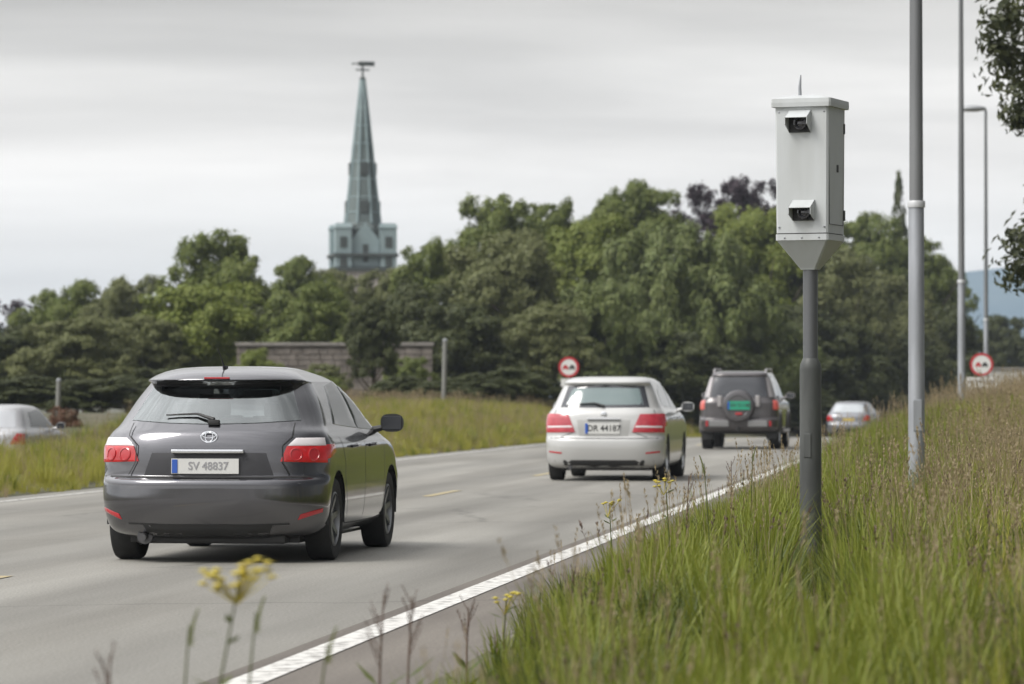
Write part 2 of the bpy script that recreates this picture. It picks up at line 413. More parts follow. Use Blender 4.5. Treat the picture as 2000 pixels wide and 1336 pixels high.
# distant hill and water
def hill(name, pts, d, depth, m):
    b = MB(); n = len(pts)
    rings = []
    for k, (s, o) in enumerate([(0, -depth), (.55, -depth * .6), (.88, -depth * .25), (1, 0), (.9, depth * .4), (0, depth * 1.5)]):
        rings.append([((px - 1000) / F * d, d + o, -6 + (CZ + (HOR - py) / F * d + 6) * s) for px, py in pts])
    vs = [v for r in rings for v in r]
    fs = [(i * n + j, i * n + j + 1, (i + 1) * n + j + 1, (i + 1) * n + j) for i in range(len(rings) - 1) for j in range(n - 1)]
    b.add(vs, fs); return tag(b.build(name, m, smooth=True, angle=80), kind='structure')
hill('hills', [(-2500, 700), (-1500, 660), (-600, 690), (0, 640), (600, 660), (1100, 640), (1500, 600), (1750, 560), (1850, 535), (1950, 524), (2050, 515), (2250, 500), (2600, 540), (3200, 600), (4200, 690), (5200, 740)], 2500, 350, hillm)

# ------------------------------------------------------------------ cars
def pchip(t, y, tt):
    t = np.asarray(t, float); y = np.asarray(y, float)
    h = np.diff(t); dl = np.diff(y) / h; m = np.zeros_like(y)
    for i in range(1, len(y) - 1):
        if dl[i - 1] * dl[i] > 0:
            w1 = 2 * h[i] + h[i - 1]; w2 = h[i] + 2 * h[i - 1]
            m[i] = (w1 + w2) / (w1 / dl[i - 1] + w2 / dl[i])
    m[0] = dl[0]; m[-1] = dl[-1]
    i = np.clip(np.searchsorted(t, tt, 'right') - 1, 0, len(t) - 2)
    s = (tt - t[i]) / h[i]
    return ((2 * s ** 3 - 3 * s ** 2 + 1) * y[i] + (s ** 3 - 2 * s ** 2 + s) * h[i] * m[i] + (-2 * s ** 3 + 3 * s ** 2) * y[i + 1] + (s ** 3 - s ** 2) * h[i] * m[i + 1])

class Shape:
    """car hull as a stack of plan contours; rows = (z, rear y, front y, half width, rear corner, front corner)"""
    def __init__(s, rows_, p=3.6, sub=4):
        A = np.array(rows_, float); t = np.arange(len(A)); tt = np.linspace(0, len(A) - 1, (len(A) - 1) * sub + 1)
        s.T = np.stack([pchip(t, A[:, k], tt) for k in range(6)], 1); s.p = p
    def q(s, z): return [float(np.interp(z, s.T[:, 0], s.T[:, k])) for k in range(1, 6)]
    def rear(s, x, z):
        yr, yf, w, cr_, cf = s.q(z); t = min(abs(x) / w, .9999)
        return yr + cr_ * (1 - (1 - t ** s.p) ** .5)
    def side(s, y, z):
        yr, yf, w, cr_, cf = s.q(z)
        if y < yr + cr_:
            t = max(0, (y - yr) / cr_); return w * (1 - (1 - t) ** 2) ** (1 / s.p)
        if y > yf - cf:
            t = max(0, (yf - y) / cf); return w * (1 - (1 - t) ** 2) ** (1 / s.p)
        return w
    def ring(s, row):
        z, yr, yf, w, cr_, cf = row; pts = []
        na = 12
        half = []
        for i in range(na + 1):
            a1 = pi / 2 * (i / na) ; half.append((w * sin(a1) ** (2 / s.p), yr + cr_ * (1 - cos(a1))))
        ns = 16
        for i in range(1, ns): half.append((w, yr + cr_ + (yf - cf - yr - cr_) * i / ns))
        for i in range(na + 1):
            a1 = pi / 2 * (1 - i / na); half.append((w * sin(a1) ** (2 / s.p), yf - cf * (1 - cos(a1))))
        r = [(x, y, z) for x, y in half] + [(-x, y, z) for x, y in half[::-1][1:-1]]
        return r
    def hull(s):
        b = MB(); b.loft([s.ring(r) for r in s.T]); return b
    # point on a face with offset along the normal
    def pt(s, face, a, z, off):
        e = .01
        if face == 'rear':
            f = lambda a, z: Vector((a, s.rear(a, z), z)); sg = 1
        elif face == 'right': f = lambda a, z: Vector((s.side(a, z), a, z)); sg = 1
        else: f = lambda a, z: Vector((-s.side(a, z), a, z)); sg = -1
        p0 = f(a, z); n = (f(a + e, z) - f(a - e, z)).cross(f(a, z + e) - f(a, z - e)) * sg
        n.normalize()
        return p0 + n * off
    def patch(s, face, poly, off=.006, nu=10, nv=8, thick=.02):
        """poly: four corners (a,z): bottom-left, bottom-right, top-right, top-left, as a slab on the hull.
        Longer lists are two chains: bottom chain and top chain of the same length."""
        b = MB()
        if len(poly) == 2: bot, top = poly
        else: bot, top = [poly[0], poly[1]], [poly[3], poly[2]]
        def ch(c, u):
            k = u * (len(c) - 1); i = min(int(k), len(c) - 2); f = k - i
            return (c[i][0] * (1 - f) + c[i + 1][0] * f, c[i][1] * (1 - f) + c[i + 1][1] * f)
        def P2(u, v, o):
            p, q_ = ch(bot, u), ch(top, u)
            return s.pt(face, p[0] * (1 - v) + q_[0] * v, p[1] * (1 - v) + q_[1] * v, o)
        def rim(u, v):
            edge = min(u * nu, (1 - u) * nu, v * nv, (1 - v) * nv)
            return off if edge > .5 else off - .003
        b.grid(lambda u, v: P2(u, v, rim(u, v)), nu, nv)
        # skirt
        per = [(i / nu, 0) for i in range(nu)] + [(1, j / nv) for j in range(nv)] + [(1 - i / nu, 1) for i in range(nu)] + [(0, 1 - j / nv) for j in range(nv)]
        top_ = [P2(u, v, off - .003) for u, v in per]; bo = [P2(u, v, -thick) for u, v in per]
        n = len(per)
        b.add(top_ + bo, [(i, (i + 1) % n, n + (i + 1) % n, n + i) for i in range(n)])
        bm = bmesh.new(); me = b.mesh('p'); bm.from_mesh(me); bmesh.ops.remove_doubles(bm, verts=bm.verts[:], dist=1e-5)
        bmesh.ops.recalc_face_normals(bm, faces=bm.faces[:])
        r = MB(); r.add([v.co[:] for v in bm.verts], [[v.index for v in f.verts] for f in bm.faces]); bm.free(); bpy.data.meshes.remove(me)
        return r
    def seam(s, face, pts, wd=.008, off=.0015, n=6):
        """thin shut line following the hull"""
        P3 = []
        for k in range(len(pts) - 1):
            for i in range(n):
                f = i / n; P3.append((pts[k][0] * (1 - f) + pts[k + 1][0] * f, pts[k][1] * (1 - f) + pts[k + 1][1] * f))
        P3.append(pts[-1])
        b = MB(); vs = []
        for k, (a, z) in enumerate(P3):
            a0 = P3[max(k - 1, 0)]; a1 = P3[min(k + 1, len(P3) - 1)]
            da, dz = a1[0] - a0[0], a1[1] - a0[1]; l = math.hypot(da, dz) or 1
            na_, nz_ = -dz / l * wd / 2, da / l * wd / 2
            vs += [s.pt(face, a + na_, z + nz_, off), s.pt(face, a - na_, z - nz_, off)]
        b.add(vs, [(2 * i, 2 * i + 1, 2 * i + 3, 2 * i + 2) for i in range(len(P3) - 1)])
        return b

def merge(bs):
    o = MB()
    for b in bs: o.add(b.v, b.f)
    return o

see_glass = bpy.data.materials.new('see_through_glass'); see_glass.use_nodes = True
def _sg():
    t = see_glass.node_tree; t.nodes.clear(); o = t.nodes.new('ShaderNodeOutputMaterial')
    tr = t.nodes.new('ShaderNodeBsdfTransparent'); tr.inputs[0].default_value = (.75, .82, .80, 1)
    gl = t.nodes.new('ShaderNodeBsdfGlossy'); gl.inputs['Roughness'].default_value = .05; gl.inputs[0].default_value = (.95, 1, 1, 1)
    fr = t.nodes.new('ShaderNodeFresnel'); fr.inputs[0].default_value = 2.9
    m = t.nodes.new('ShaderNodeMixShader'); t.links.new(fr.outputs[0], m.inputs[0]); t.links.new(tr.outputs[0], m.inputs[1]); t.links.new(gl.outputs[0], m.inputs[2])
    t.links.new(m.outputs[0], o.inputs[0])
_sg()
trim = mat('cabin_trim', (.035, .035, .038), .8)
def cabin(root, hx, z0, z1, y0, y1, wsh):
    """open-ended dark cabin lining with seat tops; the rear and front glass close it"""
    b = MB(); e = .006
    for x0, x1, za, zb in ((-hx + e, hx - e, z0 + e, z0 + e), (-hx + e, hx - e, z1 - e, z1 - e)):
        b.add([(x0, y0, za), (x1, y0, za), (x1, y1, za), (x0, y1, za)], [(0, 1, 2, 3)])
    for x in (-hx + e, hx - e): b.add([(x, y0, z0 + e), (x, y1, z0 + e), (x, y1, z1 - e), (x, y0, z1 - e)], [(0, 1, 2, 3)])
    b.build('cabin_lining', trim, root)
    for x, y, h in ((-.36, y0 + .62, .09), (.36, y0 + .62, .09), (-.35, y0 + 1.45, .16), (.35, y0 + 1.45, .16)):
        b = MB(); b.box((x, y, z0 + h / 2 + .02), (.27, .10, h + .04), bev=.035); b.box((x, y + .02, z0 + .0), (.46, .12, .05), bev=.02)
        b.build('headrest', trim, root, smooth=True)
    b = MB(); b.box((0, y1 - .50, z1 - .06), (.24, .02, .06), bev=.01); b.build('inner_mirror', trim, root)
def cut_arches(me, ys, r, w, cav=None):
    o = link('hull', me, None); cuts = []
    for y in ys:
        for sg in (-1, 1):
            c = MB(); c.lathe([(r, 0), (r, .5)], 40, Matrix.Translation((sg * (w - .30), y, r * .93)) @ Matrix.Rotation(sg * pi / 2, 4, 'Y'))
            c.v = [(x, yy, z) for x, yy, z in c.v]
            co = c.build('cut', None); cuts.append(co)
            m = o.modifiers.new('b', 'BOOLEAN'); m.operation = 'DIFFERENCE'; m.object = co; m.solver = 'EXACT'
    if cav:
        hx, z0, z1, y0, y1 = cav
        c = MB(); c.box((0, (y0 + y1) / 2, (z0 + z1) / 2), (2 * hx, y1 - y0, z1 - z0)); co = c.build('cut', None); cuts.append(co)
        m = o.modifiers.new('b', 'BOOLEAN'); m.operation = 'DIFFERENCE'; m.object = co; m.solver = 'EXACT'
    bpy.context.view_layer.update()
    ev = o.evaluated_get(bpy.context.evaluated_depsgraph_get())
    out_ = bpy.data.meshes.new_from_object(ev)
    for c in cuts: bpy.data.objects.remove(c)
    bpy.data.objects.remove(o)
    out_.shade_smooth(); out_.set_sharp_from_angle(angle=R(32))
    return out_

def wheel(parent, x, y, r, wd, rim_m, side, spokes=7):
    """top part 'wheel' is the tyre with the rim under it"""
    M = Matrix.Translation((x, y, r)) @ Matrix.Rotation(side * pi / 2, 4, 'Y')
    t = MB(); h = wd / 2; rr = r * .66
    t.lathe([(rr, -h * .8), (r * .85, -h), (r * .96, -h * .93), (r, -h * .7), (r, h * .7), (r * .96, h * .93), (r * .85, h), (rr, h * .8), (rr * .97, 0)], 40, M, close=True)
    o = t.build('wheel', rubber, parent, smooth=True, angle=50)
    m = MB()
    m.lathe([(rr, -h * .8), (rr, h * .86), (rr * .94, h * .9), (rr * .9, h * .5), (rr * .9, -h * .5)], 36, M, close=True)
    for k in range(spokes):
        q = 2 * pi * k / spokes
        Mk = M @ Matrix.Rotation(q, 4, 'Z')
        vs = [Mk @ Vector(v) for v in ((.03, -.028, h * .55), (.03, .028, h * .55), (rr * .93, .02, h * .8), (rr * .93, -.02, h * .8), (.03, -.028, h * .3), (.03, .028, h * .3), (rr * .93, .02, h * .5), (rr * .93, -.02, h * .5))]
        m.add(vs, [(0, 1, 2, 3), (4, 5, 6, 7), (0, 1, 5, 4), (1, 2, 6, 5), (2, 3, 7, 6), (3, 0, 4, 7)])
    m.lathe([(.055, h * .2), (.055, h * .62), (.04, h * .68)], 20, M)
    m.build('rim', rim_m, o, smooth=True)
    dsc = MB(); dsc.lathe([(rr * .85, -h * .1), (rr * .85, h * .05)], 28, M); dsc.build('brake_disc', rimdark, o, smooth=True)
    return o

def mirror(parent, sh, sg, y, z, paint, w=.2):
    m = MB(); x0 = sh.side(y, z) * sg
    c = Vector((x0 + sg * (.06 + w / 2), y, z + .06))
    rings = []
    for i in range(9):
        t = i / 8; yy = -.05 + .13 * t; k = (1 - (t - .15) ** 2 * 1.15) if t > .15 else 1
        k = max(k, .12)
        rings.append([(c.x + w / 2 * k * (abs(cos(q)) ** .7) * (1 if cos(q) > 0 else -1), c.y + yy, c.z + .075 * k * (abs(sin(q)) ** .7) * (1 if sin(q) > 0 else -1)) for q in [2 * pi * j / 20 for j in range(20)]])
    m.loft(rings)
    m.tube([(x0 - sg * .02, y + .03, z), (c.x - sg * w * .3, y + .02, z + .03)], [.03, .022], 8)
    o = m.build('side_mirror', paint, parent, smooth=True)
    g = MB(); g.box((c.x, c.y - .052, c.z), (w * .82, .006, .11), bev=.002); g.build('mirror_glass', glass_c, o)
    return o

def number_plate(parent, sh, z, x=0, w=.52, h=.115, txt=None, face=plate_w, inkm=ink, y=None, ts=.085, tilt=0):
    yy = (sh.rear(x, z) if y is None else y) - .012
    b = MB(); b.box((x, yy, z), (w, .008, h), rx=tilt, bev=.002)
    o = b.build('number_plate', face, parent)
    b = MB(); b.box((x - w / 2 + .027, yy - .006, z), (.042, .006, h - .012)); b.build('country_band', plate_b, o)
    if txt:
        me = text_mesh(txt, ts, .0015, sx=.95)
        for v in me.vertices: v.co += Vector((x + .025, yy - .006, z))
        link('plate_characters', me, inkm, o)
    return o

def car_common(root, sh, paint, ys, r, halfw, rimm_, arch_r=None, wheel_w=.21, track=None, spokes=7, cav=None):
    arch_r = arch_r or r * 1.13
    me = cut_arches(sh.hull().mesh('body'), ys, arch_r, halfw, cav)
    body = link('body', me, paint, root)
    for y in ys:
        for sg in (-1, 1):
            l = MB(); n = 20
            Rr = arch_r + .0
            rings = []
            for k in range(n + 1):
                q = -.15 + (pi + .3) * k / n
                rings.append([(sg * (halfw - .015), y + Rr * .995 * cos(q), arch_r * .93 + Rr * .995 * sin(q)), (sg * (halfw - .29), y + Rr * .995 * cos(q), arch_r * .93 + Rr * .995 * sin(q))])
            vs = [v for r_ in rings for v in r_]
            l.add(vs, [(2 * i, 2 * i + 1, 2 * i + 3, 2 * i + 2) for i in range(n)])
            l.build('wheel_arch_liner', black, root)
            t = track or (halfw - .12)
            wheel(root, sg * t, y, r, wheel_w, rimm_, sg, spokes)
    # underbody, axle and exhaust
    u = MB(); zb = sh.T[0, 0]
    u.box((0, (ys[0] + ys[1]) / 2 - .1, zb - .012), (halfw * 1.5, ys[1] - ys[0] + .7, .05), bev=.01)
    u.tube([(-halfw * .8, ys[0], r), (halfw * .8, ys[0], r)], .045, 10)
    u.build('underbody', black, root)
    return body

# --- car 1: dark grey hatchback -------------------------------------------------
def car_dark():
    p = at(402, 29.0); p.z = RZ(29.)
    root = empty('car', p, R(-7.2), 'dark grey hatchback nearest the viewer, red tail lamps and white number plate', 'car', 'cars driving along the road')
    paint = mat('dark_grey_paint', (.070, .069, .078), .25, .85, coat=1.0)
    Lg = 4.22
    sh = Shape([  # z, rear, front, halfw, rear corner, front corner
        (.185, .16, Lg - .22, .72, .40, .5), (.225, .07, Lg - .12, .80, .42, .5), (.32, .02, Lg - .04, .858, .44, .5), (.46, .0, Lg, .875, .40, .5),
        (.585, .0, Lg, .88, .42, .5), (.625, .012, Lg - .02, .88, .42, .5), (.645, .05, Lg - .04, .88, .40, .5), (.66, .075, Lg - .06, .88, .38, .5),
        (.76, .085, Lg - .16, .882, .38, .5), (.86, .10, Lg - .35, .88, .38, .5), (.93, .12, Lg - .75, .865, .38, .45), (.985, .145, Lg - 1.0, .835, .38, .4),
        (1.04, .20, Lg - 1.18, .80, .44, .35), (1.10, .27, Lg - 1.32, .775, .46, .33), (1.25, .42, Lg - 1.62, .705, .48, .30), (1.365, .55, Lg - 1.9, .635, .46, .30),
        (1.380, .45, Lg - 1.95, .625, .44, .30), (1.392, .415, Lg - 2.0, .61, .42, .30), (1.415, .44, Lg - 2.1, .58, .42, .30), (1.452, .53, Lg - 2.3, .52, .46, .4),
        (1.483, .74, Lg - 2.45, .43, .5, .4), (1.496, 1.0, Lg - 2.55, .32, .5, .4), (1.50, 1.2, Lg - 2.65, .22, .4, .3)], p=3.0)
    paint.node_tree.nodes['Principled BSDF'].inputs['Coat IOR'].default_value = 1.9
    car_common(root, sh, paint, (.80, 3.40), .318, .88, rimgrey, cav=(.47, 1.085, 1.345, -.2, 3.6))
    cabin(root, .47, 1.085, 1.345, .56, 2.55, None)
    # rear window, with a black strip painting the shade under the spoiler, wiper
    o = sh.patch('rear', [[(-.655, 1.08), (-.33, 1.06), (0, 1.052), (.33, 1.06), (.655, 1.08)], [(-.53, 1.355), (-.25, 1.370), (0, 1.374), (.25, 1.370), (.53, 1.355)]], .007, 16, 10).build('rear_window', see_glass, root, smooth=True)
    ws = MB(); ws.grid(lambda u, v: ((u - .5) * 1.02, 3.12 - .62 * v + .0 * u, 1.06 + .30 * v), 6, 4); ws.build('windscreen', see_glass, root, smooth=True)
    sh.patch('rear', [(-.54, 1.335), (.54, 1.335), (.52, 1.372), (-.52, 1.372)], .011, 12, 2).build('window_shade_band', black, o, smooth=True)
    b = MB(); b.tube([sh.pt('rear', .02, 1.065, .03), sh.pt('rear', -.12, 1.11, .03), sh.pt('rear', -.36, 1.10, .028)], [.016, .009, .006], 8)
    b.box(sh.pt('rear', 0.02, 1.055, .015), (.09, .04, .04), bev=.01)
    b.build('rear_wiper', black, root, smooth=True)
    # rear shelf dark shape behind the window is part of glass; tail lamps
    for sg in (-1, 1):
        f = lambda pts: [(sg * a_, z_) for a_, z_ in pts]
        # red lens wraps onto the flank
        q = f([(.545, .77), (.862, .76), (.858, .885), (.59, .885)])
        if sg < 0: q = [q[1], q[0], q[3], q[2]]
        l = sh.patch('rear', q, .014, 14, 8, .03).build('tail_lamp', redlit if sg > 0 else redlit, root, smooth=True)
        q = f([(.595, .888), (.85, .888), (.835, .945), (.65, .945)])
        if sg < 0: q = [q[1], q[0], q[3], q[2]]
        sh.patch('rear', q, .013, 12, 6, .03).build('reversing_lens', paleLens, l, smooth=True)
        for lx in (.655, .775):
            c_ = sh.pt('rear', sg * lx, .822, .012); c2 = sh.pt('rear', sg * lx, .822, .06)
            rg = MB(); rg.lathe([(.052, 0), (.052, .007), (.044, .010), (.040, .004), (.012, .006)], 22, Matrix.Translation(c_) @ (c2 - c_).to_track_quat('Z', 'Y').to_matrix().to_4x4())
            rg.build('lamp_reflector', redlamp, l, smooth=True)
        side = 'right' if sg > 0 else 'left'
        sh.patch(side, [(.33, .78), (.66, .84), (.62, .90), (.33, .895)], .010, 8, 4, .02).build('side_lens', redlit, l, smooth=True)
        q = f([(.68, .33), (.84, .385), (.845, .415), (.70, .37)])
        if sg < 0: q = [q[1], q[0], q[3], q[2]]
        sh.patch('rear', q, .008, 8, 3, .02).build('bumper_reflector', redlamp, root, smooth=True)
    # recess around plate
    sh.patch('rear', [[(-.50, .665), (0, .66), (.50, .665)], [(-.44, .835), (0, .842), (.44, .835)]], .004, 12, 6, .015).build('plate_recess', mat('recess_dark', (.028, .028, .032), .5), root, smooth=True)
    b = MB(); b.box((0, sh.rear(0, .845) - .022, .848), (.56, .05, .03), bev=.01); b.build('tailgate_handle', chrome, root)
    number_plate(root, sh, .735, -.02, txt='SV 48837', inkm=greyink)
    # badge
    b = MB(); M_ = Matrix.Translation(sh.pt('rear', 0, .955, .006)) @ Matrix.Rotation(R(78), 4, 'X')
    for rr, w_, h_ in ((.055, 1, .7),):
        ring = []
        b.v = []; 
    tor = MB(); n = 28
    for (ax, az, rt) in ((.062, .042, .006), (.030, .040, .005), (.050, .020, .005)):
        pts = [M_ @ Vector((ax * cos(2 * pi * k / n), az * sin(2 * pi * k / n) + (.010 if az < .03 else 0), 0)) for k in range(n + 1)]
        tor.tube(pts, rt, 6, cap=False)
    tor.build('badge', chrome, root, smooth=True)
    # shut lines
    s_ = [sh.seam('rear', [(-.62, .665), (-.565, .76), (-.56, .89), (-.63, .96), (-.62, 1.05)], .008, .016), sh.seam('rear', [(.62, .665), (.565, .76), (.56, .89), (.63, .96), (.62, 1.05)], .008, .016),
          sh.seam('rear', [(-.85, .655), (-.4, .652), (0, .652), (.4, .652), (.85, .655)], .012, .002),
          sh.seam('rear', [(-.62, .30), (-.3, .29), (.3, .29), (.62, .30)], .012, .002)]
    for f in ('right', 'left'):
        s_ += [sh.seam(f, [(.95, .95), (1.12, .75), (1.14, .6), (1.22, .5), (1.3, .28)], .008), sh.seam(f, [(2.05, .95), (2.08, .6), (2.06, .27)], .008),
               sh.seam(f, [(3.02, .9), (3.06, .6), (2.98, .27)], .008), sh.seam(f, [(1.3, .27), (2.0, .265), (2.98, .27)], .008),
               sh.seam(f, [(1.95, 1.0), (2.2, .2 + .8)], .002)]
    for q_ in s_: q_.build('shut_line', black, root)
    # lower bumper air slot
    sh.patch('rear', [(-.46, .212), (.46, .212), (.5, .29), (-.5, .29)], .004, 10, 3, .02).build('bumper_insert', black, root, smooth=True)
    for f, sg in (('right', 1), ('left', -1)):
        sh.patch(f, [[(1.02, 1.05), (1.3, 1.035), (2.0, 1.01)], [(1.22, 1.20), (1.45, 1.345), (2.0, 1.385)]], .006, 12, 8).build('side_window', sideglass, root, smooth=True)
        sh.patch(f, [[(2.05, 1.01), (2.5, .995), (2.92, .985)], [(2.05, 1.385), (2.2, 1.375), (2.34, 1.33)]], .006, 12, 8).build('side_window', sideglass, root, smooth=True)
        mirror(root, sh, sg, 2.78, .985, black, .19)
        for y0 in (1.42, 2.3):
            h_ = MB(); h_.tube([sh.pt(f, y0, .87, .0), sh.pt(f, y0 + .04, .872, .035), sh.pt(f, y0 + .17, .875, .035), sh.pt(f, y0 + .21, .877, 0)], .013, 8)
            h_.build('door_handle', paint, root, smooth=True)
    # aerial
    b = MB(); b.tube([(0, .72, 1.48), (0, .45, 1.63)], [.006, .003], 6); b.box((0, .74, 1.49), (.03, .08, .02), bev=.005); b.build('roof_aerial', black, root)
    b = MB(); b.tube([(-.5, .14, .2), (-.5, .05, .195)], .028, 12); b.tube([(-.5, .5, .22), (-.5, .14, .2)], .06, 12); b.build('exhaust', rimdark, root, smooth=True)
    b = MB(); b.box((0, sh.rear(0, 1.405) - .010, 1.405), (.20, .012, .014), bev=.003); b.build('high_brake_lamp', redlamp, root)
    b = MB(); b.box((0, .42, .20), (1.15, .45, .11), bev=.02); b.build('rear_silencer', black, root)
    return root
car_dark()

# --- car 2: silver-white tall hatch ------------------------------------------
def car_white():
    d = 56.5; p = at(1178, d); p.z = 0
    root = empty('car', p, R(-7.6), 'silver white hatchback in mid road ahead of the dark hatchback, wide red tail lamps', 'car', 'cars driving along the road')
    paint = mat('silver_white_paint', (.50, .50, .49), .32, .25, coat=.8)
    Lg = 4.36
    sh = Shape([
        (.19, .14, Lg - .2, .77, .35, .5), (.24, .06, Lg - .1, .84, .36, .5), (.34, .025, Lg - .03, .875, .36, .5), (.50, .0, Lg, .885, .36, .5), (.60, .01, Lg, .89, .36, .5),
        (.635, .03, Lg - .02, .89, .36, .5), (.66, .05, Lg - .04, .89, .36, .5), (.80, .06, Lg - .1, .89, .36, .5), (.90, .08, Lg - .3, .885, .36, .5), (.98, .10, Lg - .7, .865, .36, .45),
        (1.03, .125, Lg - .95, .835, .36, .4), (1.08, .165, Lg - 1.1, .80, .36, .35), (1.25, .26, Lg - 1.5, .73, .36, .3), (1.40, .345, Lg - 1.85, .665, .36, .3),
        (1.43, .31, Lg - 1.95, .65, .36, .3), (1.455, .30, Lg - 2.0, .64, .34, .3), (1.50, .36, Lg - 2.2, .60, .4, .4), (1.53, .52, Lg - 2.4, .54, .5, .4), (1.545, .9, Lg - 2.5, .42, .5, .4), (1.55, 1.2, Lg - 2.65, .25, .4, .3)], p=4)
    car_common(root, sh, paint, (.78, 3.5), .325, .89, rimm)
    o = sh.patch('rear', [[(-.66, 1.085), (0, 1.08), (.66, 1.085)], [(-.565, 1.40), (0, 1.42), (.565, 1.40)]], .006, 14, 8).build('rear_window', glass_c, root, smooth=True)
    sh.patch('rear', [[(-.57, 1.125), (0, 1.12), (.57, 1.125)], [(-.50, 1.365), (0, 1.375), (.50, 1.365)]], .009, 14, 8).build('window_pane', glass_b, o, smooth=True)
    b = MB(); b.tube([sh.pt('rear', .0, 1.09, .03), sh.pt('rear', -.15, 1.135, .03), sh.pt('rear', -.36, 1.125, .028)], [.018, .012, .008], 8); b.build('rear_wiper', black, root)
    rl = mat('tail_lamp_dark_red', (.42, .03, .045), .25, coat=1, emit=(1, .05, .08, .06), col2=(.30, .015, .03), nscale=9)
    for sg in (-1, 1):
        q = [(sg * a_, z_) for a_, z_ in [(.42, .72), (.872, .715), (.868, .99), (.53, .985)]]
        if sg < 0: q = [q[1], q[0], q[3], q[2]]
        l = sh.patch('rear', q, .014, 14, 8, .03).build('tail_lamp', rl, root, smooth=True)
        q = [(sg * a_, z_) for a_, z_ in [(.46, .79), (.84, .785), (.84, .81), (.475, .815)]]
        if sg < 0: q = [q[1], q[0], q[3], q[2]]
        sh.patch('rear', q, .018, 10, 2, .01).build('lens_stripe', paleLens, l, smooth=True)
        side = 'right' if sg > 0 else 'left'
        sh.patch(side, [(.34, .80), (.62, .84), (.56, .97), (.34, .985)], .010, 8, 4, .02).build('side_lens', rl, l, smooth=True)
        q = [(sg * a_, z_) for a_, z_ in [(.62, .40), (.82, .42), (.82, .445), (.62, .425)]]
        if sg < 0: q = [q[1], q[0], q[3], q[2]]
        sh.patch('rear', q, .006, 6, 2, .01).build('bumper_reflector', redlamp, root)
    sh.patch('rear', [[(-.36, .66), (0, .655), (.36, .66)], [(-.40, .90), (0, .905), (.40, .90)]], .004, 10, 6, .015).build('plate_recess', mat('recess_grey', (.36, .36, .35), .5), root, smooth=True)
    number_plate(root, sh, .775, -.02, .52, .16, 'DR 44187', ts=.125)
    b = MB(); b.box((0, sh.rear(0, .91) - .018, .915), (.5, .03, .02), bev=.006); b.build('tailgate_handle', chrome, root)
    b = MB(); b.lathe([(.045, 0), (.045, .01), (.03, .016)], 24, Matrix.Translation(sh.pt('rear', 0, .98, .002)) @ Matrix.Rotation(R(90), 4, 'X')); b.build('badge', chrome, root, smooth=True)
    s_ = [sh.seam('rear', [(-.64, .645), (-.50, .70), (-.42, .73)], .009, .003), sh.seam('rear', [(.64, .645), (.50, .70), (.42, .73)], .009, .003),
          sh.seam('rear', [(-.87, .632), (-.4, .628), (.4, .628), (.87, .632)], .012, .002), sh.seam('rear', [(-.75, .985), (-.72, 1.05)], .009, .003), sh.seam('rear', [(.75, .985), (.72, 1.05)], .009, .003)]
    for f in ('right', 'left'):
        s_ += [sh.seam(f, [(1.0, .98), (1.2, .7), (1.3, .28)], .009), sh.seam(f, [(2.1, 1.0), (2.12, .27)], .009), sh.seam(f, [(3.08, .95), (3.05, .27)], .009), sh.seam(f, [(1.3, .27), (3.05, .27)], .009)]
    for q_ in s_: q_.build('shut_line', black, root)
    sh.patch('rear', [(-.70, .20), (.70, .20), (.74, .31), (-.74, .31)], .004, 10, 3, .02).build('bumper_insert', black, root, smooth=True)
    for f, sg in (('right', 1), ('left', -1)):
        sh.patch(f, [[(.80, 1.12), (1.3, 1.09), (2.05, 1.075)], [(1.05, 1.33), (1.4, 1.42), (2.05, 1.44)]], .006, 12, 8).build('side_window', sideglass, root, smooth=True)
        sh.patch(f, [[(2.1, 1.075), (2.6, 1.06), (3.15, 1.05)], [(2.1, 1.44), (2.3, 1.43), (2.45, 1.40)]], .006, 12, 8).build('side_window', sideglass, root, smooth=True)
        mirror(root, sh, sg, 2.95, 1.03, paint, .2)
        for y0 in (1.5, 2.4):
            h_ = MB(); h_.tube([sh.pt(f, y0, .92, .0), sh.pt(f, y0 + .04, .922, .035), sh.pt(f, y0 + .17, .925, .035), sh.pt(f, y0 + .21, .927, 0)], .013, 8)
            h_.build('door_handle', chrome, root, smooth=True)
    b = MB(); b.tube([(-.5, .5, .22), (-.5, .06, .2)], .03, 12); b.build('exhaust', rimdark, root)
    return root
car_white()

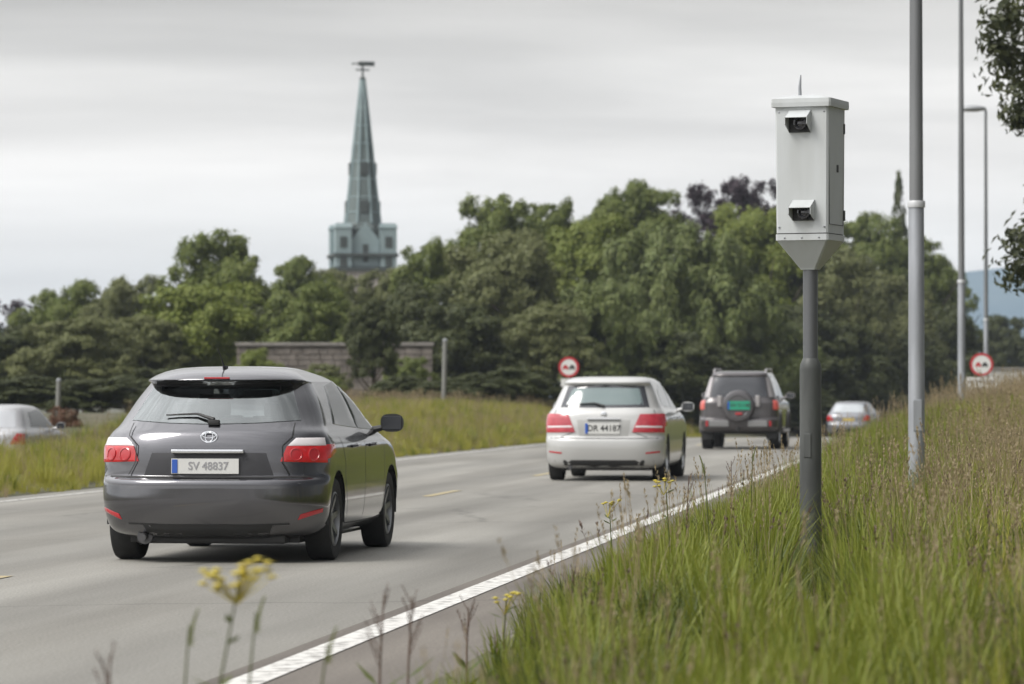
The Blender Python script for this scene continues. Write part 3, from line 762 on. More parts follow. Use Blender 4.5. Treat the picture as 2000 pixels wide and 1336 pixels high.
# --- car 3: dark off-roader ---------------------------------------------------
def car_suv():
    d = 89.0; p = at(1442, d); p.z = 0
    root = empty('off_roader', p, R(-8.0), 'dark grey off roader with spare wheel on its tailgate and green number plate', 'car', 'cars driving along the road')
    paint = mat('charcoal_paint', (.075, .068, .07), .35, .5, coat=.8)
    silver = mat('silver_trim', (.42, .40, .40), .4, .5)
    bump_m = mat('pale_bumper', (.20, .20, .20), .5)
    Lg = 4.6
    sh = Shape([
        (.40, .14, Lg - .2, .80, .25, .4), (.44, .05, Lg - .08, .88, .26, .4), (.52, .01, Lg, .90, .26, .4), (.68, .0, Lg, .905, .26, .4), (.72, .05, Lg, .905, .24, .4), (.74, .09, Lg - .02, .905, .22, .4),
        (.95, .10, Lg - .1, .91, .22, .4), (1.08, .11, Lg - .3, .90, .22, .4), (1.14, .13, Lg - .9, .86, .22, .35), (1.20, .15, Lg - 1.2, .83, .22, .3),
        (1.50, .22, Lg - 1.6, .74, .22, .25), (1.68, .27, Lg - 1.9, .67, .22, .25), (1.72, .25, Lg - 2.0, .655, .22, .25), (1.78, .30, Lg - 2.15, .62, .25, .25), (1.81, .42, Lg - 2.3, .56, .3, .3), (1.825, .8, Lg - 2.4, .42, .3, .3), (1.83, 1.1, Lg - 2.5, .3, .3, .3)], p=5)
    car_common(root, sh, paint, (.86, 3.64), .39, .90, rimm, arch_r=.45, wheel_w=.26, spokes=6)
    o = sh.patch('rear', [[(-.66, 1.21), (.66, 1.21)], [(-.58, 1.68), (.58, 1.68)]], .006, 12, 8).build('rear_window', glass_c, root, smooth=True)
    # spare wheel with cover and plate
    M_ = Matrix.Translation((0.0, .02, 1.00)) @ Matrix.Rotation(pi / 2, 4, 'X')
    b = MB(); b.lathe([(.30, -.10), (.365, -.08), (.38, -.02), (.375, .07), (.34, .115), (.26, .13), (.24, .115), (.10, .12)], 40, M_)
    sp = b.build('spare_wheel_cover', mat('wheel_cover_grey', (.10, .095, .10), .4, .4, coat=.5), root, smooth=True)
    for sg in (-1, 1):
        b = MB(); b.box((sg * .44, .06, 1.12), (.10, .06, .26), bev=.02); b.build('carrier_pad', silver, root)
    b = MB(); b.box((.02, -.125, 1.02), (.52, .008, .20), bev=.003); pl = b.build('number_plate', plate_g, root)
    b = MB(); b.box((-.215, -.131, 1.02), (.045, .006, .18)); b.build('country_band', plate_b, pl)
    me = text_mesh('NV 51148', .12, .0015, .9)
    for v in me.vertices: v.co += Vector((.045, -.131, 1.02))
    link('plate_characters', me, ink, pl)
    b = MB(); b.box((.02, -.12, .83), (.16, .03, .05), bev=.01); b.build('cover_lamp', redlamp, sp)
    lp = mat('tail_lamp_salmon', (.50, .10, .08), .3, coat=.8, emit=(1, .1, .08, .08))
    for sg in (-1, 1):
        q = [(sg * a_, z_) for a_, z_ in [(.80, .93), (.895, .92), (.885, 1.13), (.79, 1.14)]]
        if sg < 0: q = [q[1], q[0], q[3], q[2]]
        sh.patch('rear', q, .012, 6, 6, .03).build('tail_lamp', lp, root, smooth=True)
        side = 'right' if sg > 0 else 'left'
        sh.patch(side, [(.2, .92), (.40, .95), (.38, 1.12), (.2, 1.13)], .010, 6, 4, .02).build('side_lens', lp, root, smooth=True)
        b = MB(); b.box((sg * .45, sh.rear(.4, .6) - .01, .60), (.46, .05, .15), bev=.02); b.build('bumper_panel', bump_m, root)
        b = MB(); b.box((sg * .735, sh.rear(.735, .6) - .012, .60), (.05, .03, .13), bev=.008); b.build('bumper_reflector', redlamp, root)
        b = MB(); pts = [(sg * .60, .45 + .0, 1.77), (sg * .60, .6, 1.86), (sg * .60, 2.3, 1.87), (sg * .60, 2.5, 1.77)]
        b.tube(pts, .022, 8); b.build('roof_rail', silver, root, smooth=True)
        # silver pillar band along the rear corner
        f = 'right' if sg > 0 else 'left'
        q = [(sg * a_, z_) for a_, z_ in [(.70, 1.22), (.80, 1.21), (.70, 1.67), (.615, 1.69)]]
        if sg < 0: q = [q[1], q[0], q[3], q[2]]
        sh.patch('rear', q, .007, 4, 8).build('pillar_trim', silver, root, smooth=True)
        sh.patch(f, [(.32, 1.2), (.52, 1.2), (.58, 1.66), (.42, 1.66)], .006, 4, 8).build('pillar_trim', silver, root, smooth=True)
        sh.patch(f, [[(.62, 1.21), (1.2, 1.21), (1.8, 1.21)], [(.68, 1.64), (1.2, 1.66), (1.8, 1.66)]], .006, 8, 6).build('side_window', sideglass, root, smooth=True)
        sh.patch(f, [[(1.86, 1.21), (2.5, 1.2), (3.0, 1.2)], [(1.86, 1.66), (2.2, 1.66), (2.5, 1.62)]], .006, 8, 6).build('side_window', sideglass, root, smooth=True)
        mirror(root, sh, sg, 3.0, 1.19, silver, .22)
        # flared arch lips
        for y in (.86, 3.64):
            a_ = MB(); a_.tube([(sg * .905, y + .47 * cos(q), .42 + .47 * sin(q)) for q in [(-.1 + (pi + .2) * k / 16) for k in range(17)]], .035, 8)
            a_.build('arch_flare', silver if False else paint, root, smooth=True)
        b = MB(); b.tube([(sg * .93, 1.45, .42), (sg * .95, 3.1, .42)], .04, 8); b.build('side_step', silver, root, smooth=True)
    s_ = [sh.seam('rear', [(-.76, .75), (-.74, 1.15), (-.70, 1.7)], .009), sh.seam('rear', [(.76, .75), (.74, 1.15), (.70, 1.7)], .009)]
    for f in ('right', 'left'): s_ += [sh.seam(f, [(1.83, 1.7), (1.84, 1.2), (1.86, .48)], .01), sh.seam(f, [(3.05, 1.15), (3.02, .48)], .01)]
    for q_ in s_: q_.build('shut_line', black, root)
    b = MB(); b.box((0, -.03, .45), (.08, .2, .05), bev=.01); b.tube([(0, -.12, .45), (0, -.12, .52)], .02, 8); b.build('tow_bar', black, root)
    for sg in (-1, 1):
        b = MB(); b.box((sg * .74, .38, .36), (.24, .02, .26), bev=.004); b.build('mud_flap', black, root)
    return root
car_suv()

# --- simpler cars: far one ahead, one behind it, one parked on the left --------
def car_far(px, d, z, rz, paint, label, group, glassm, name='car', Lg=4.2, hw=.84, H=1.42, lampm=None, plate=None):
    p = at(px, d); p.z = z
    root = empty(name, p, rz, label, 'car', group)
    k = H / 1.42
    sh = Shape([(.20, .12, Lg - .2, hw * .88, .3, .5), (.26, .04, Lg - .06, hw * .98, .3, .5), (.45 * k, .0, Lg, hw, .3, .5), (.56 * k, .02, Lg, hw, .3, .5), (.60 * k, .06, Lg - .05, hw, .3, .5),
                (.84 * k, .09, Lg - .3, hw, .3, .5), (.92 * k, .14, Lg - .9, hw * .96, .3, .4), (.97 * k, .22, Lg - 1.1, hw * .92, .3, .35), (1.15 * k, .42, Lg - 1.5, hw * .83, .3, .3), (1.31 * k, .60, Lg - 1.8, hw * .74, .3, .3),
                (1.37 * k, .68, Lg - 2.0, hw * .68, .35, .3), (1.40 * k, .9, Lg - 2.2, hw * .58, .4, .4), (1.415 * k, 1.2, Lg - 2.4, hw * .42, .4, .3), (1.42 * k, 1.5, Lg - 2.5, hw * .25, .3, .3)], p=4, sub=3)
    car_common(root, sh, paint, (.78, 3.3), .30, hw, rimm)
    sh.patch('rear', [[(-hw * .74, .985 * k), (hw * .74, .985 * k)], [(-hw * .62, 1.30 * k), (hw * .62, 1.30 * k)]], .008, 10, 6).build('rear_window', glassm, root, smooth=True)
    for sg in (-1, 1):
        q = [(sg * a_, z_ * k) for a_, z_ in [(hw * .66, .68), (hw * .975, .67), (hw * .96, .87), (hw * .80, .88)]]
        if sg < 0: q = [q[1], q[0], q[3], q[2]]
        sh.patch('rear', q, .012, 8, 5, .03).build('tail_lamp', lampm or redlamp, root, smooth=True)
        f = 'right' if sg > 0 else 'left'
        sh.patch(f, [[(.95, .99 * k), (1.9, .98 * k), (2.85, .97 * k)], [(1.15, 1.27 * k), (1.9, 1.32 * k), (2.35, 1.27 * k)]], .006, 14, 6).build('side_window', sideglass, root, smooth=True)
        mirror(root, sh, sg, 2.7, .95 * k, paint, .18)
    number_plate(root, sh, .72 * k, 0, .52, .115, None, plate or plate_w)
    sh.patch('rear', [(-.62, .21), (.62, .21), (.66, .38 * k), (-.66, .38 * k)], .004, 8, 3, .02).build('bumper_insert', black, root, smooth=True)
    s_ = [sh.seam('rear', [(-hw * .9, .585 * k), (0, .58 * k), (hw * .9, .585 * k)], .012), sh.seam('right', [(1.9, 1.3 * k), (1.92, .9 * k), (1.92, .27)], .01), sh.seam('left', [(1.9, 1.3 * k), (1.92, .9 * k), (1.92, .27)], .01)]
    for q_ in s_: q_.build('shut_line', black, root)
    return root
silver_old = mat('old_silver_paint', (.22, .225, .24), .30, .7, coat=.5)
white_p = mat('white_paint', (.62, .62, .60), .35, coat=.6)
grey_p = mat('pale_grey_paint', (.50, .50, .49), .35, .2, coat=.6)
car_far(1655, 147, RZ(147) - .02, R(-12.5), silver_old, 'small silver car far ahead, half hidden by the bank between the two poles', 'cars driving along the road', mat('pale_glass', (.34, .37, .39), .1, spec=1, ior=1.9), plate=mat('plate_yellow', (.55, .42, .12), .5))
car_far(1752, 196, RZ(196), R(-24), grey_p, 'pale grey car farthest ahead, showing only its roof above the grass', 'cars driving along the road', glass_c)
car_far(-38, 75, -.42, R(-7.5), mat('parked_silver', (.42, .42, .43), .3, .5, coat=.5), 'pale silver car standing beyond the left verge, cut off by the left edge', None, mat('pale_glass_b', (.30, .31, .33), .12, spec=1, ior=1.9), name='parked_car', H=1.50)

# ------------------------------------------------------------------ speed camera
def speed_camera():
    d = 25.9; c = P(1583, 500, d); gz = GZ(c.x, d)
    root = empty('speed_camera', (c.x, d, gz), R(-21.5), 'white speed camera box on a dark stepped pole standing in the verge grass', 'speed camera')
    Z = lambda py: CZ + (HOR - py) / F * d - gz
    wb, wt, dp = .180, .186, .20       # half widths, half depth
    def sq(hx, hy, z, ch=.012, cy=0):
        return [(hx, -hy + ch + cy, z), (hx, hy - ch + cy, z), (hx - ch, hy + cy, z), (-hx + ch, hy + cy, z), (-hx, hy - ch + cy, z), (-hx, -hy + ch + cy, z), (-hx + ch, -hy + cy, z), (hx - ch, -hy + cy, z)]
    b = MB(); b.loft([sq(wb, dp * .97, Z(457)), sq(wt, dp, Z(206))]); body = b.build('housing', boxpaint, root)
    b = MB(); b.loft([sq(wt + .022, dp + .022, Z(212)), sq(wt + .024, dp + .024, Z(204)), sq(wt + .022, dp + .022, Z(196)), sq(wt * .6, dp * .6, Z(188))]); b.build('cap', boxpaint, root)
    b = MB(); b.loft([sq(wb - .006, dp * .97 - .006, Z(459.5)), sq(wb - .006, dp * .97 - .006, Z(456.5))]); b.build('seam', boxseam, root)
    b = MB(); b.loft([sq(wb + .004, dp * .97 + .004, Z(471)), sq(wb + .004, dp * .97 + .004, Z(459))]); b.build('collar', boxpaint, root)
    b = MB(); b.loft([sq(.055, .055, Z(527)), sq(.06, .06, Z(524)), sq(wb, dp * .96, Z(471.2))]); b.build('funnel_base', boxpaint, root)
    # weather hoods with lenses
    for (py0, py1, px) in ((218, 262, 1553), (393, 433, 1560)):
        x = (px - 1556) / F * d; zt, zb = Z(py0), Z(py1); w = .078; y0 = -dp * .99; pr = .10
        h = MB(); t = .004
        def plate_(pts):
            n = Vector(pts[1]) - Vector(pts[0]); m_ = Vector(pts[2]) - Vector(pts[0]); nn = n.cross(m_).normalized() * t
            vs = [Vector(p_) for p_ in pts] + [Vector(p_) + nn for p_ in pts]; k = len(pts)
            h.add(vs, [tuple(range(k)), tuple(range(k, 2 * k))] + [(i, (i + 1) % k, k + (i + 1) % k, k + i) for i in range(k)])
        plate_([(x - w, y0, zt), (x + w, y0, zt), (x + w, y0 - pr, zt - .055), (x - w, y0 - pr, zt - .055)])
        plate_([(x - w, y0, zt), (x - w, y0 - pr, zt - .055), (x - w, y0 - pr, zt - .10), (x - w, y0, zb)])
        plate_([(x + w - t, y0, zt), (x + w - t, y0 - pr, zt - .055), (x + w - t, y0 - pr, zt - .10), (x + w - t, y0, zb)])
        hood = h.build('hood', boxpaint, root)
        g = MB(); g.box((x, y0 - .004, (zt + zb) / 2 - .01), (w * 1.9, .012, (zt - zb) * .86)); g.build('window_surround', black, hood)
        l = MB(); l.lathe([(.045, 0), (.045, .04), (.036, .042), (.034, .02), (.012, .028)], 28, Matrix.Translation((x + .012, y0 - .01, (zt + zb) / 2 - .015)) @ Matrix.Rotation(pi / 2, 4, 'X'))
        l.build('lens', lensglass, hood, smooth=True)
    # door lock and hinges on the right flank
    b = MB(); b.box((wb + .004, .02, Z(330)), (.012, .03, .05), bev=.003)
    for py in (250, 420): b.box((wb + .006, dp * .85, Z(py)), (.014, .02, .07), bev=.003)
    b.build('door_hardware', boxseam, root)
    b = MB()
    for sx in (-1, 1):
        for py in (222, 445): b.lathe([(.007, 0), (.007, .004), (.003, .006)], 10, Matrix.Translation((sx * (wb - .022), -dp * .985, Z(py))) @ Matrix.Rotation(pi / 2, 4, 'X'))
    for py in (466,): 
        for sx in (-.12, 0, .12): b.lathe([(.006, 0), (.006, .004), (.003, .006)], 10, Matrix.Translation((sx, -dp * .97 - .004, Z(py))) @ Matrix.Rotation(pi / 2, 4, 'X'))
    b.build('screws', galv, root)
    b = MB()
    for y_ in (-dp * .80, dp * .80): b.box((wb + .002, y_, Z(332)), (.004, .004, (Z(225) - Z(440))))
    for py in (225, 440): b.box((wb + .002, 0, Z(py)), (.0035, dp * 1.6, .004))
    b.build('door_seam', boxseam, root)
    b = MB(); b.tube([(-.065, -.02, Z(190)), (-.067, -.02, Z(170)), (-.06, -.02, Z(146))], [.012, .011, .004], 8)
    b.build('aerial', galv, root, smooth=True)
    # pole
    b = MB(); b.lathe([(.050, Z(700)), (.050, Z(526))], 32); b.build('upper_pole', mat('pole_grey', (.13, .135, .14), .4, .4), root, smooth=True)
    b = MB(); b.lathe([(.074, -.25), (.073, Z(722)), (.070, Z(712)), (.056, Z(703)), (.051, Z(700))], 36); b.build('lower_pole', darkpole, root, smooth=True)
    b = MB(); b.box((0, -.074, Z(870)), (.05, .008, .16), bev=.003); b.build('hatch', darkpole, root)
    return root
speed_camera()

# ------------------------------------------------------------------ lamp posts
def lamp_post(px, d, first=None, label='', ring=3.23):
    x = (px - 1000) / F * d; gz = GZ(x, d)
    if first:
        r = copy_tree(first); r.location = (x, d, gz); r['label'] = label; return r
    root = empty('street_lamp', (x, d, gz), R(0), label, 'street lamp', 'street lamps along the right verge')
    H = 10.2 - .1
    zr = ring - gz
    b = MB(); b.lathe([(.088, -.3), (.086, .3), (.080, zr), (.078, zr + .01)], 28); b.build('lower_column', galv, root, smooth=True)
    b = MB(); b.lathe([(.090, zr - .03), (.092, zr - .02), (.092, zr + .03), (.088, zr + .04)], 28); b.build('joint_ring', mat('ring_pale', (.55, .56, .57), .5, .3), root, smooth=True)
    b = MB(); b.lathe([(.072, zr), (.066, zr + 2), (.045, H)], 28); b.build('upper_column', mat('column_weathered', (.22, .225, .23), .5, .5, col2=(.16, .165, .17), nscale=2, stretch=(1, 1, .2)), root, smooth=True)
    b = MB(); b.tube([(0, 0, H - .06), (0, 0, H + .05), (-.20, 0, H + .07)], .04, 10); b.build('arm', galv, root, smooth=True)
    b = MB(); rings = []
    for t in [i / 10 for i in range(11)]:
        k = sin(pi * (t * .86 + .10)) ** .6
        rings.append([(-.02 - .88 * t, .20 * k * cos(q), H + .07 + .11 * k * sin(q) - .01 * t) for q in [2 * pi * j / 16 for j in range(16)]])
    b.loft(rings); hd = b.build('lamp_head', signgrey, root, smooth=True)
    b = MB(); b.box((-.50, 0, H - .03), (.5, .18, .02), bev=.008); b.build('lamp_lens', paleLens, hd)
    b = MB(); b.box((-.0, -.087, .9), (.09, .012, .32), bev=.004); b.build('access_door', galv, root)
    return root
lp = lamp_post(1790, 39.5, None, 'thick grey lamp column nearest the speed camera, rising out of frame')
lamp_post(1878, 84, lp, 'middle grey lamp column, thinner, just right of the thick one, head out of frame')
lamp_post(1926, 129, lp, 'farthest lamp post, its flat head visible against the grey sky')

# ------------------------------------------------------------------ signs
def sign(px, py, d, label, plate=None, dia=.60):
    c = P(px, py, d); gz = GZ(c.x, d); z = c.z - gz
    root = empty('road_sign', (c.x, d, gz), R(-4), label, 'road sign', 'no overtaking signs either side of the road')
    M_ = Matrix.Translation((0, -.05, z)) @ Matrix.Rotation(pi / 2, 4, 'X')
    b = MB(); b.tube([(0, 0, -.3), (0, 0, z + .25)], .03, 12); b.build('post', galv, root, smooth=True)
    b = MB(); b.lathe([(dia / 2, 0), (dia / 2, .012)], 48, M_); disc = b.build('sign_disc', signwhite, root)
    b = MB(); b.lathe([(dia / 2 - .068, .012), (dia / 2 - .068, .017), (dia / 2 + .003, .017), (dia / 2 + .003, .0)], 48, M_, close=True); b.build('red_border', signred, disc)
    def carpic(cx, m):
        o = [(-.085, -.055), (.085, -.055), (.085, .0), (.06, .012), (.045, .062), (-.045, .062), (-.06, .012), (-.085, 0)]
        b = MB(); y0, y1 = -.062, -.0655
        vs = [(cx + x, y0, z + zz) for x, zz in o] + [(cx + x, y1, z + zz) for x, zz in o]; k = len(o)
        b.add(vs, [tuple(range(k)), tuple(range(k, 2 * k))] + [(i, (i + 1) % k, k + (i + 1) % k, k + i) for i in range(k)])
        for sx in (-.06, .06): b.box((cx + sx, -.064, z - .068), (.03, .004, .028))
        b.build('car_symbol', m, disc)
    carpic(-.098, signred); carpic(.098, ink)
    if plate:
        w, h, ox = plate
        b = MB(); b.box((ox, -.05, z - dia / 2 - .04 - h / 2), (w, .012, h), bev=.003); pl = b.build('sub_plate', signwhite, root)
        if w > .5:
            # short dark marks, unreadable in the photograph
            b = MB(); rnd = random.Random(3); x = -w / 2 + .08
            for row in (.24, -.2):
                x = -w / 2 + .08
                while x < w / 2 - .1:
                    l = rnd.uniform(.04, .10); b.box((ox + x + l / 2, -.058, z - dia / 2 - .04 - h / 2 + row * h), (l, .004, h * .2)); x += l + .035
            b.build('plate_marks', greyink, pl)
    b = MB(); 
    for dz in (-.12, .12): b.box((0, -.03, z + dz), (.12, .03, .03), bev=.004)
    b.build('bracket', signgrey, root)
    return root
sign(1111, 717, 113, 'round red and white no overtaking sign behind the white car, left of the road', (.34, .24, -.06))
sign(1917, 712, 114, 'round red and white sign over a wide pale plate on the right bank', (.95, .50, .02), .68)

# slim grey posts by the far left trees
def post(px, py, d, label, w, hz=None, lean=0):
    c = P(px, py, d); gz = GZ(c.x, d)
    root = empty('marker_post', (c.x, d, gz), 0, label, 'post', 'slim grey posts by the left trees')
    b = MB(); b.tube([(0, 0, -.2), (lean, 0, c.z - gz)], w / 2, 12); b.build('post_shaft', mat('post_grey', (.20, .20, .185), .7), root, smooth=True)
    b = MB(); b.lathe([(w * .55, c.z - gz - .04), (w * .55, c.z - gz + .01), (w * .2, c.z - gz + .04)], 14, Matrix.Translation((lean, 0, 0))); b.build('post_cap', signgrey, root, smooth=True)
post(866, 664, 112, 'slim pale grey post standing before the trees right of the stone wall', .14, lean=.05)
post(112, 742, 96, 'slim grey post under the trees at far left', .12, lean=.04)

# ------------------------------------------------------------------ stone wall
def stone_wall():
    d = 134; x0 = (462 - 1000) / F * d; x1 = (845 - 1000) / F * d; zt = CZ + (HOR - 670) / F * d; gz = .3
    root = empty('stone_wall', ((x0 + x1) / 2, d, gz), 0, 'long grey stone wall with pale coping beneath the trees behind the dark car', 'wall')
    rnd = random.Random(5); b = MB(); w = x1 - x0; z = 0; H = zt - gz - .1
    b.box((0, .25, H / 2), (w - .04, .4, H))
    while z < H - .02:
        h = rnd.uniform(.16, .3); h = min(h, H - z); x = -w / 2
        while x < w / 2 - .02:
            l = min(rnd.uniform(.25, .65), w / 2 - x)
            b.box((x + l / 2, .03 - rnd.uniform(0, .04), z + h / 2), (l - .02, .08, h - .02), bev=.015); x += l
        z += h
    b.build('masonry', stone, root)
    b = MB(); x = -w / 2 - .05
    while x < w / 2:
        l = min(.9, w / 2 + .05 - x); b.box((x + l / 2, .2, H + .06), (l - .01, .62, .12), bev=.015); x += l
    b.build('coping', coping, root)
stone_wall()

# low pale wall on the right behind the bank
def pale_wall():
    d = 150; x0 = (1930 - 1000) / F * d; x1 = (2300 - 1000) / F * d; zt = CZ + (HOR - 722) / F * d
    root = empty('garden_wall', (x0, d, .3), 0, 'low pale wall beyond the grassy bank at the right edge', 'wall')
    b = MB(); b.box(((x1 - x0) / 2, 0, (zt - .3) / 2), (x1 - x0, .3, zt - .3), bev=.01); b.build('wall_face', mat('render_pale', (.50, .49, .46), .8, col2=(.42, .41, .38), nscale=2), root)
    b = MB(); b.box(((x1 - x0) / 2, 0, zt - .3 + .04), (x1 - x0 + .1, .42, .08), bev=.01); b.build('coping', coping, root)
pale_wall()

# ------------------------------------------------------------------ church
def church():
    d = 350.; k = d / F
    cx = (708 - 1000) * k; gz = GZ(cx, d)
    root = empty('church', (cx, d, gz), R(9), 'church tower with slender green copper spire rising above the trees', 'church')
    Z = lambda py: CZ + (HOR - py) * k - gz
    b = MB(); hw = 58 * k
    b.box((0, 0, Z(526) / 2), (hw * 2, hw * 2, Z(526)), bev=.1); b.build('tower', brick, root)
    b = MB()
    for py in (528, 500): b.box((0, 0, Z(py)), (hw * 2 + .5, hw * 2 + .5, .32), bev=.06)
    b.build('cornice', louvre, root)
    # nave behind the trees
    b = MB(); b.box((0, hw + 9, 3.5), (8.5, 18, 7)); b.build('nave_wall', brick, root)
    b = MB(); b.add([(-4.6, hw, 7.0), (4.6, hw, 7.0), (0, hw, 11.5), (-4.6, hw + 18.2, 7.0), (4.6, hw + 18.2, 7.0), (0, hw + 18.2, 11.5)], [(0, 1, 2), (3, 5, 4), (0, 2, 5, 3), (1, 4, 5, 2), (0, 3, 4, 1)]); b.build('nave_roof', copper, root)
    # belfry stage: dark core with four copper-clad corner turrets
    core = MB(); core.box((0, 0, (Z(500) + Z(440)) / 2), (hw * 1.25, hw * 1.25, Z(440) - Z(500)), bev=.05); cb = core.build('belfry', louvre, root)
    lv = MB()
    for sx, sy, rr in ((0, -1, 0), (1, 0, pi / 2), (-1, 0, pi / 2), (0, 1, 0)):
        for i in range(7):
            lv.box((sx * hw * .64, sy * hw * .64, Z(498) + i * .36), (1.9, .12, .08), rz=rr)
    lv.build('louvres', copper, cb)
    for sx in (-1, 1):
        for sy in (-1, 1):
            t = MB(); c = (sx * hw * .76, sy * hw * .76)
            h = hw * .27
            rings = [[(c[0] + a_ * h, c[1] + b_ * h, Z(523)) for a_, b_ in ((-1, -1), (1, -1), (1, 1), (-1, 1))], [(c[0] + a_ * h, c[1] + b_ * h, Z(448)) for a_, b_ in ((-1, -1), (1, -1), (1, 1), (-1, 1))],
                     [(c[0] + a_ * h * 1.15, c[1] + b_ * h * 1.15, Z(447)) for a_, b_ in ((-1, -1), (1, -1), (1, 1), (-1, 1))], [(c[0] + a_ * h * .9, c[1] + b_ * h * .9, Z(438)) for a_, b_ in ((-1, -1), (1, -1), (1, 1), (-1, 1))]]
            t.loft(rings); tt = t.build('corner_turret', copper_p, root)
            wn = MB()
            for py in (512, 475): wn.box((c[0], c[1] - h - .02, Z(py)), (h * .9, .08, 1.0), bev=.02)
            wn.build('turret_window', louvre, tt)
    for sx, sy, rr in ((0, -1, 0), (1, 0, pi / 2), (-1, 0, pi / 2), (0, 1, 0)):
        g = MB(); o1 = Vector((sx * hw * .8, sy * hw * .8, 0)); ax = Vector((abs(sy), abs(sx), 0)); w_ = hw * .46
        vs = []
        for q in (-.12, .12):
            oo = o1 + Vector((sx, sy, 0)) * q
            vs += [oo - ax * w_ + Vector((0, 0, Z(522))), oo + ax * w_ + Vector((0, 0, Z(522))), oo + ax * w_ + Vector((0, 0, Z(470))), oo + Vector((0, 0, Z(436))), oo - ax * w_ + Vector((0, 0, Z(470)))]
        g.add(vs, [(0, 1, 2, 3, 4), (5, 6, 7, 8, 9)] + [(i, (i + 1) % 5, 5 + (i + 1) % 5, 5 + i) for i in range(5)])
        gg = g.build('gable', copper_p, root)
        cl = MB(); cl.box(o1 + Vector((sx, sy, 0)) * .14 + Vector((0, 0, Z(496))), (.5 if sx == 0 else .08, .5 if sy == 0 else .08, 1.6)); cl.build('lancet_window', louvre, gg)
    # spire: octagonal, broached, with bands
    b = MB(); n = 8; rings = []
    prof = [(35, 448), (30, 436), (23, 370), (16, 290), (9, 215), (3.2, 155), (1.2, 150)]
    prof = [(q * 1.22, py) for q, py in prof]
    for hwp, py in prof: rings.append([(hwp * k * cos(2 * pi * (j + .5) / n), hwp * k * sin(2 * pi * (j + .5) / n), Z(py)) for j in range(n)])
    b.loft(rings); sp = b.build('spire', copper, root)
    b = MB()
    for py in (415, 385, 350, 315, 280, 245, 210):
        hwp = np.interp(-py, [-p_[1] for p_ in prof], [p_[0] for p_ in prof]) + .8
        b.lathe([(hwp * k * .98, Z(py) - .06), (hwp * k * 1.02, Z(py)), (hwp * k * .98, Z(py) + .06)], 8, Matrix.Rotation(pi / 8, 4, 'Z'))
    for j in range(n):
        q = 2 * pi * (j + .5) / n
        b.tube([(hp * k * cos(q), hp * k * sin(q), Z(py)) for hp, py in prof[1:6]], .11, 6)
    b.build('spire_ribs', copper_p, sp)
    b = MB()
    for sg, py in ((0, 405), (1, 405), (2, 405), (3, 405), (0, 330), (1, 330), (2, 330), (3, 330)):
        q = pi / 2 * sg - pi / 2; hp = (26.5 if py > 380 else 19) * k
        b.box((cos(q) * hp * .97, sin(q) * hp * .97, Z(py)), (.8, .8, 1.1), rz=q, bev=.05)
    b.build('spire_dormer', louvre, sp)
    b = MB(); b.tube([(0, 0, Z(152)), (0, 0, Z(120))], .09, 8); b.lathe([(.05, Z(158)), (.34, Z(153)), (.05, Z(148))], 16)
    b.box((0, 0, Z(136)), (1.25, .14, .14)); b.box((.35, 0, Z(124)), (1.5, .08, .42)); b.box((-.7, 0, Z(124)), (.6, .08, .12)); b.build('weather_vane', louvre, root)
church()

# ------------------------------------------------------------------ trees
RS = np.random.RandomState
def leaf_cloud(pts, nrm, size, rs, aspect=.55, hang=0.0):
    """one rhombic leaf spray per point; nrm = preferred outward direction"""
    n = len(pts)
    f = nrm + rs.normal(0, .55, (n, 3)); f[:, 2] += .45      # face direction: outward and up
    f /= np.linalg.norm(f, axis=1)[:, None] + 1e-9
    r = rs.normal(0, 1, (n, 3)); r[:, 2] -= hang
    d = r - f * (r * f).sum(1)[:, None]; d /= np.linalg.norm(d, axis=1)[:, None] + 1e-9
    s = np.cross(d, f)
    L = size * rs.uniform(.55, 1.3, n)[:, None]; Wd = L * aspect
    k = np.cross(s, d) * L * .15
    a0 = pts - d * L * .5; a1 = pts + s * Wd * .5 + k; a2 = pts + d * L * .5; a3 = pts - s * Wd * .5 + k
    V = np.stack([a0, a1, a2, a3], 1).reshape(-1, 3)
    return V
def quads_mesh(name, V, m):
    n = len(V) // 4
    me = bpy.data.meshes.new(name); me.vertices.add(len(V)); me.vertices.foreach_set('co', V.astype(np.float32).ravel())
    me.loops.add(n * 4); me.loops.foreach_set('vertex_index', np.arange(n * 4, dtype=np.int32))
    me.polygons.add(n); me.polygons.foreach_set('loop_start', np.arange(0, n * 4, 4, dtype=np.int32))
    try: me.polygons.foreach_set('loop_total', np.full(n, 4, dtype=np.int32))
    except Exception: pass
    me.update(); me.validate(); me.materials.append(m); return me
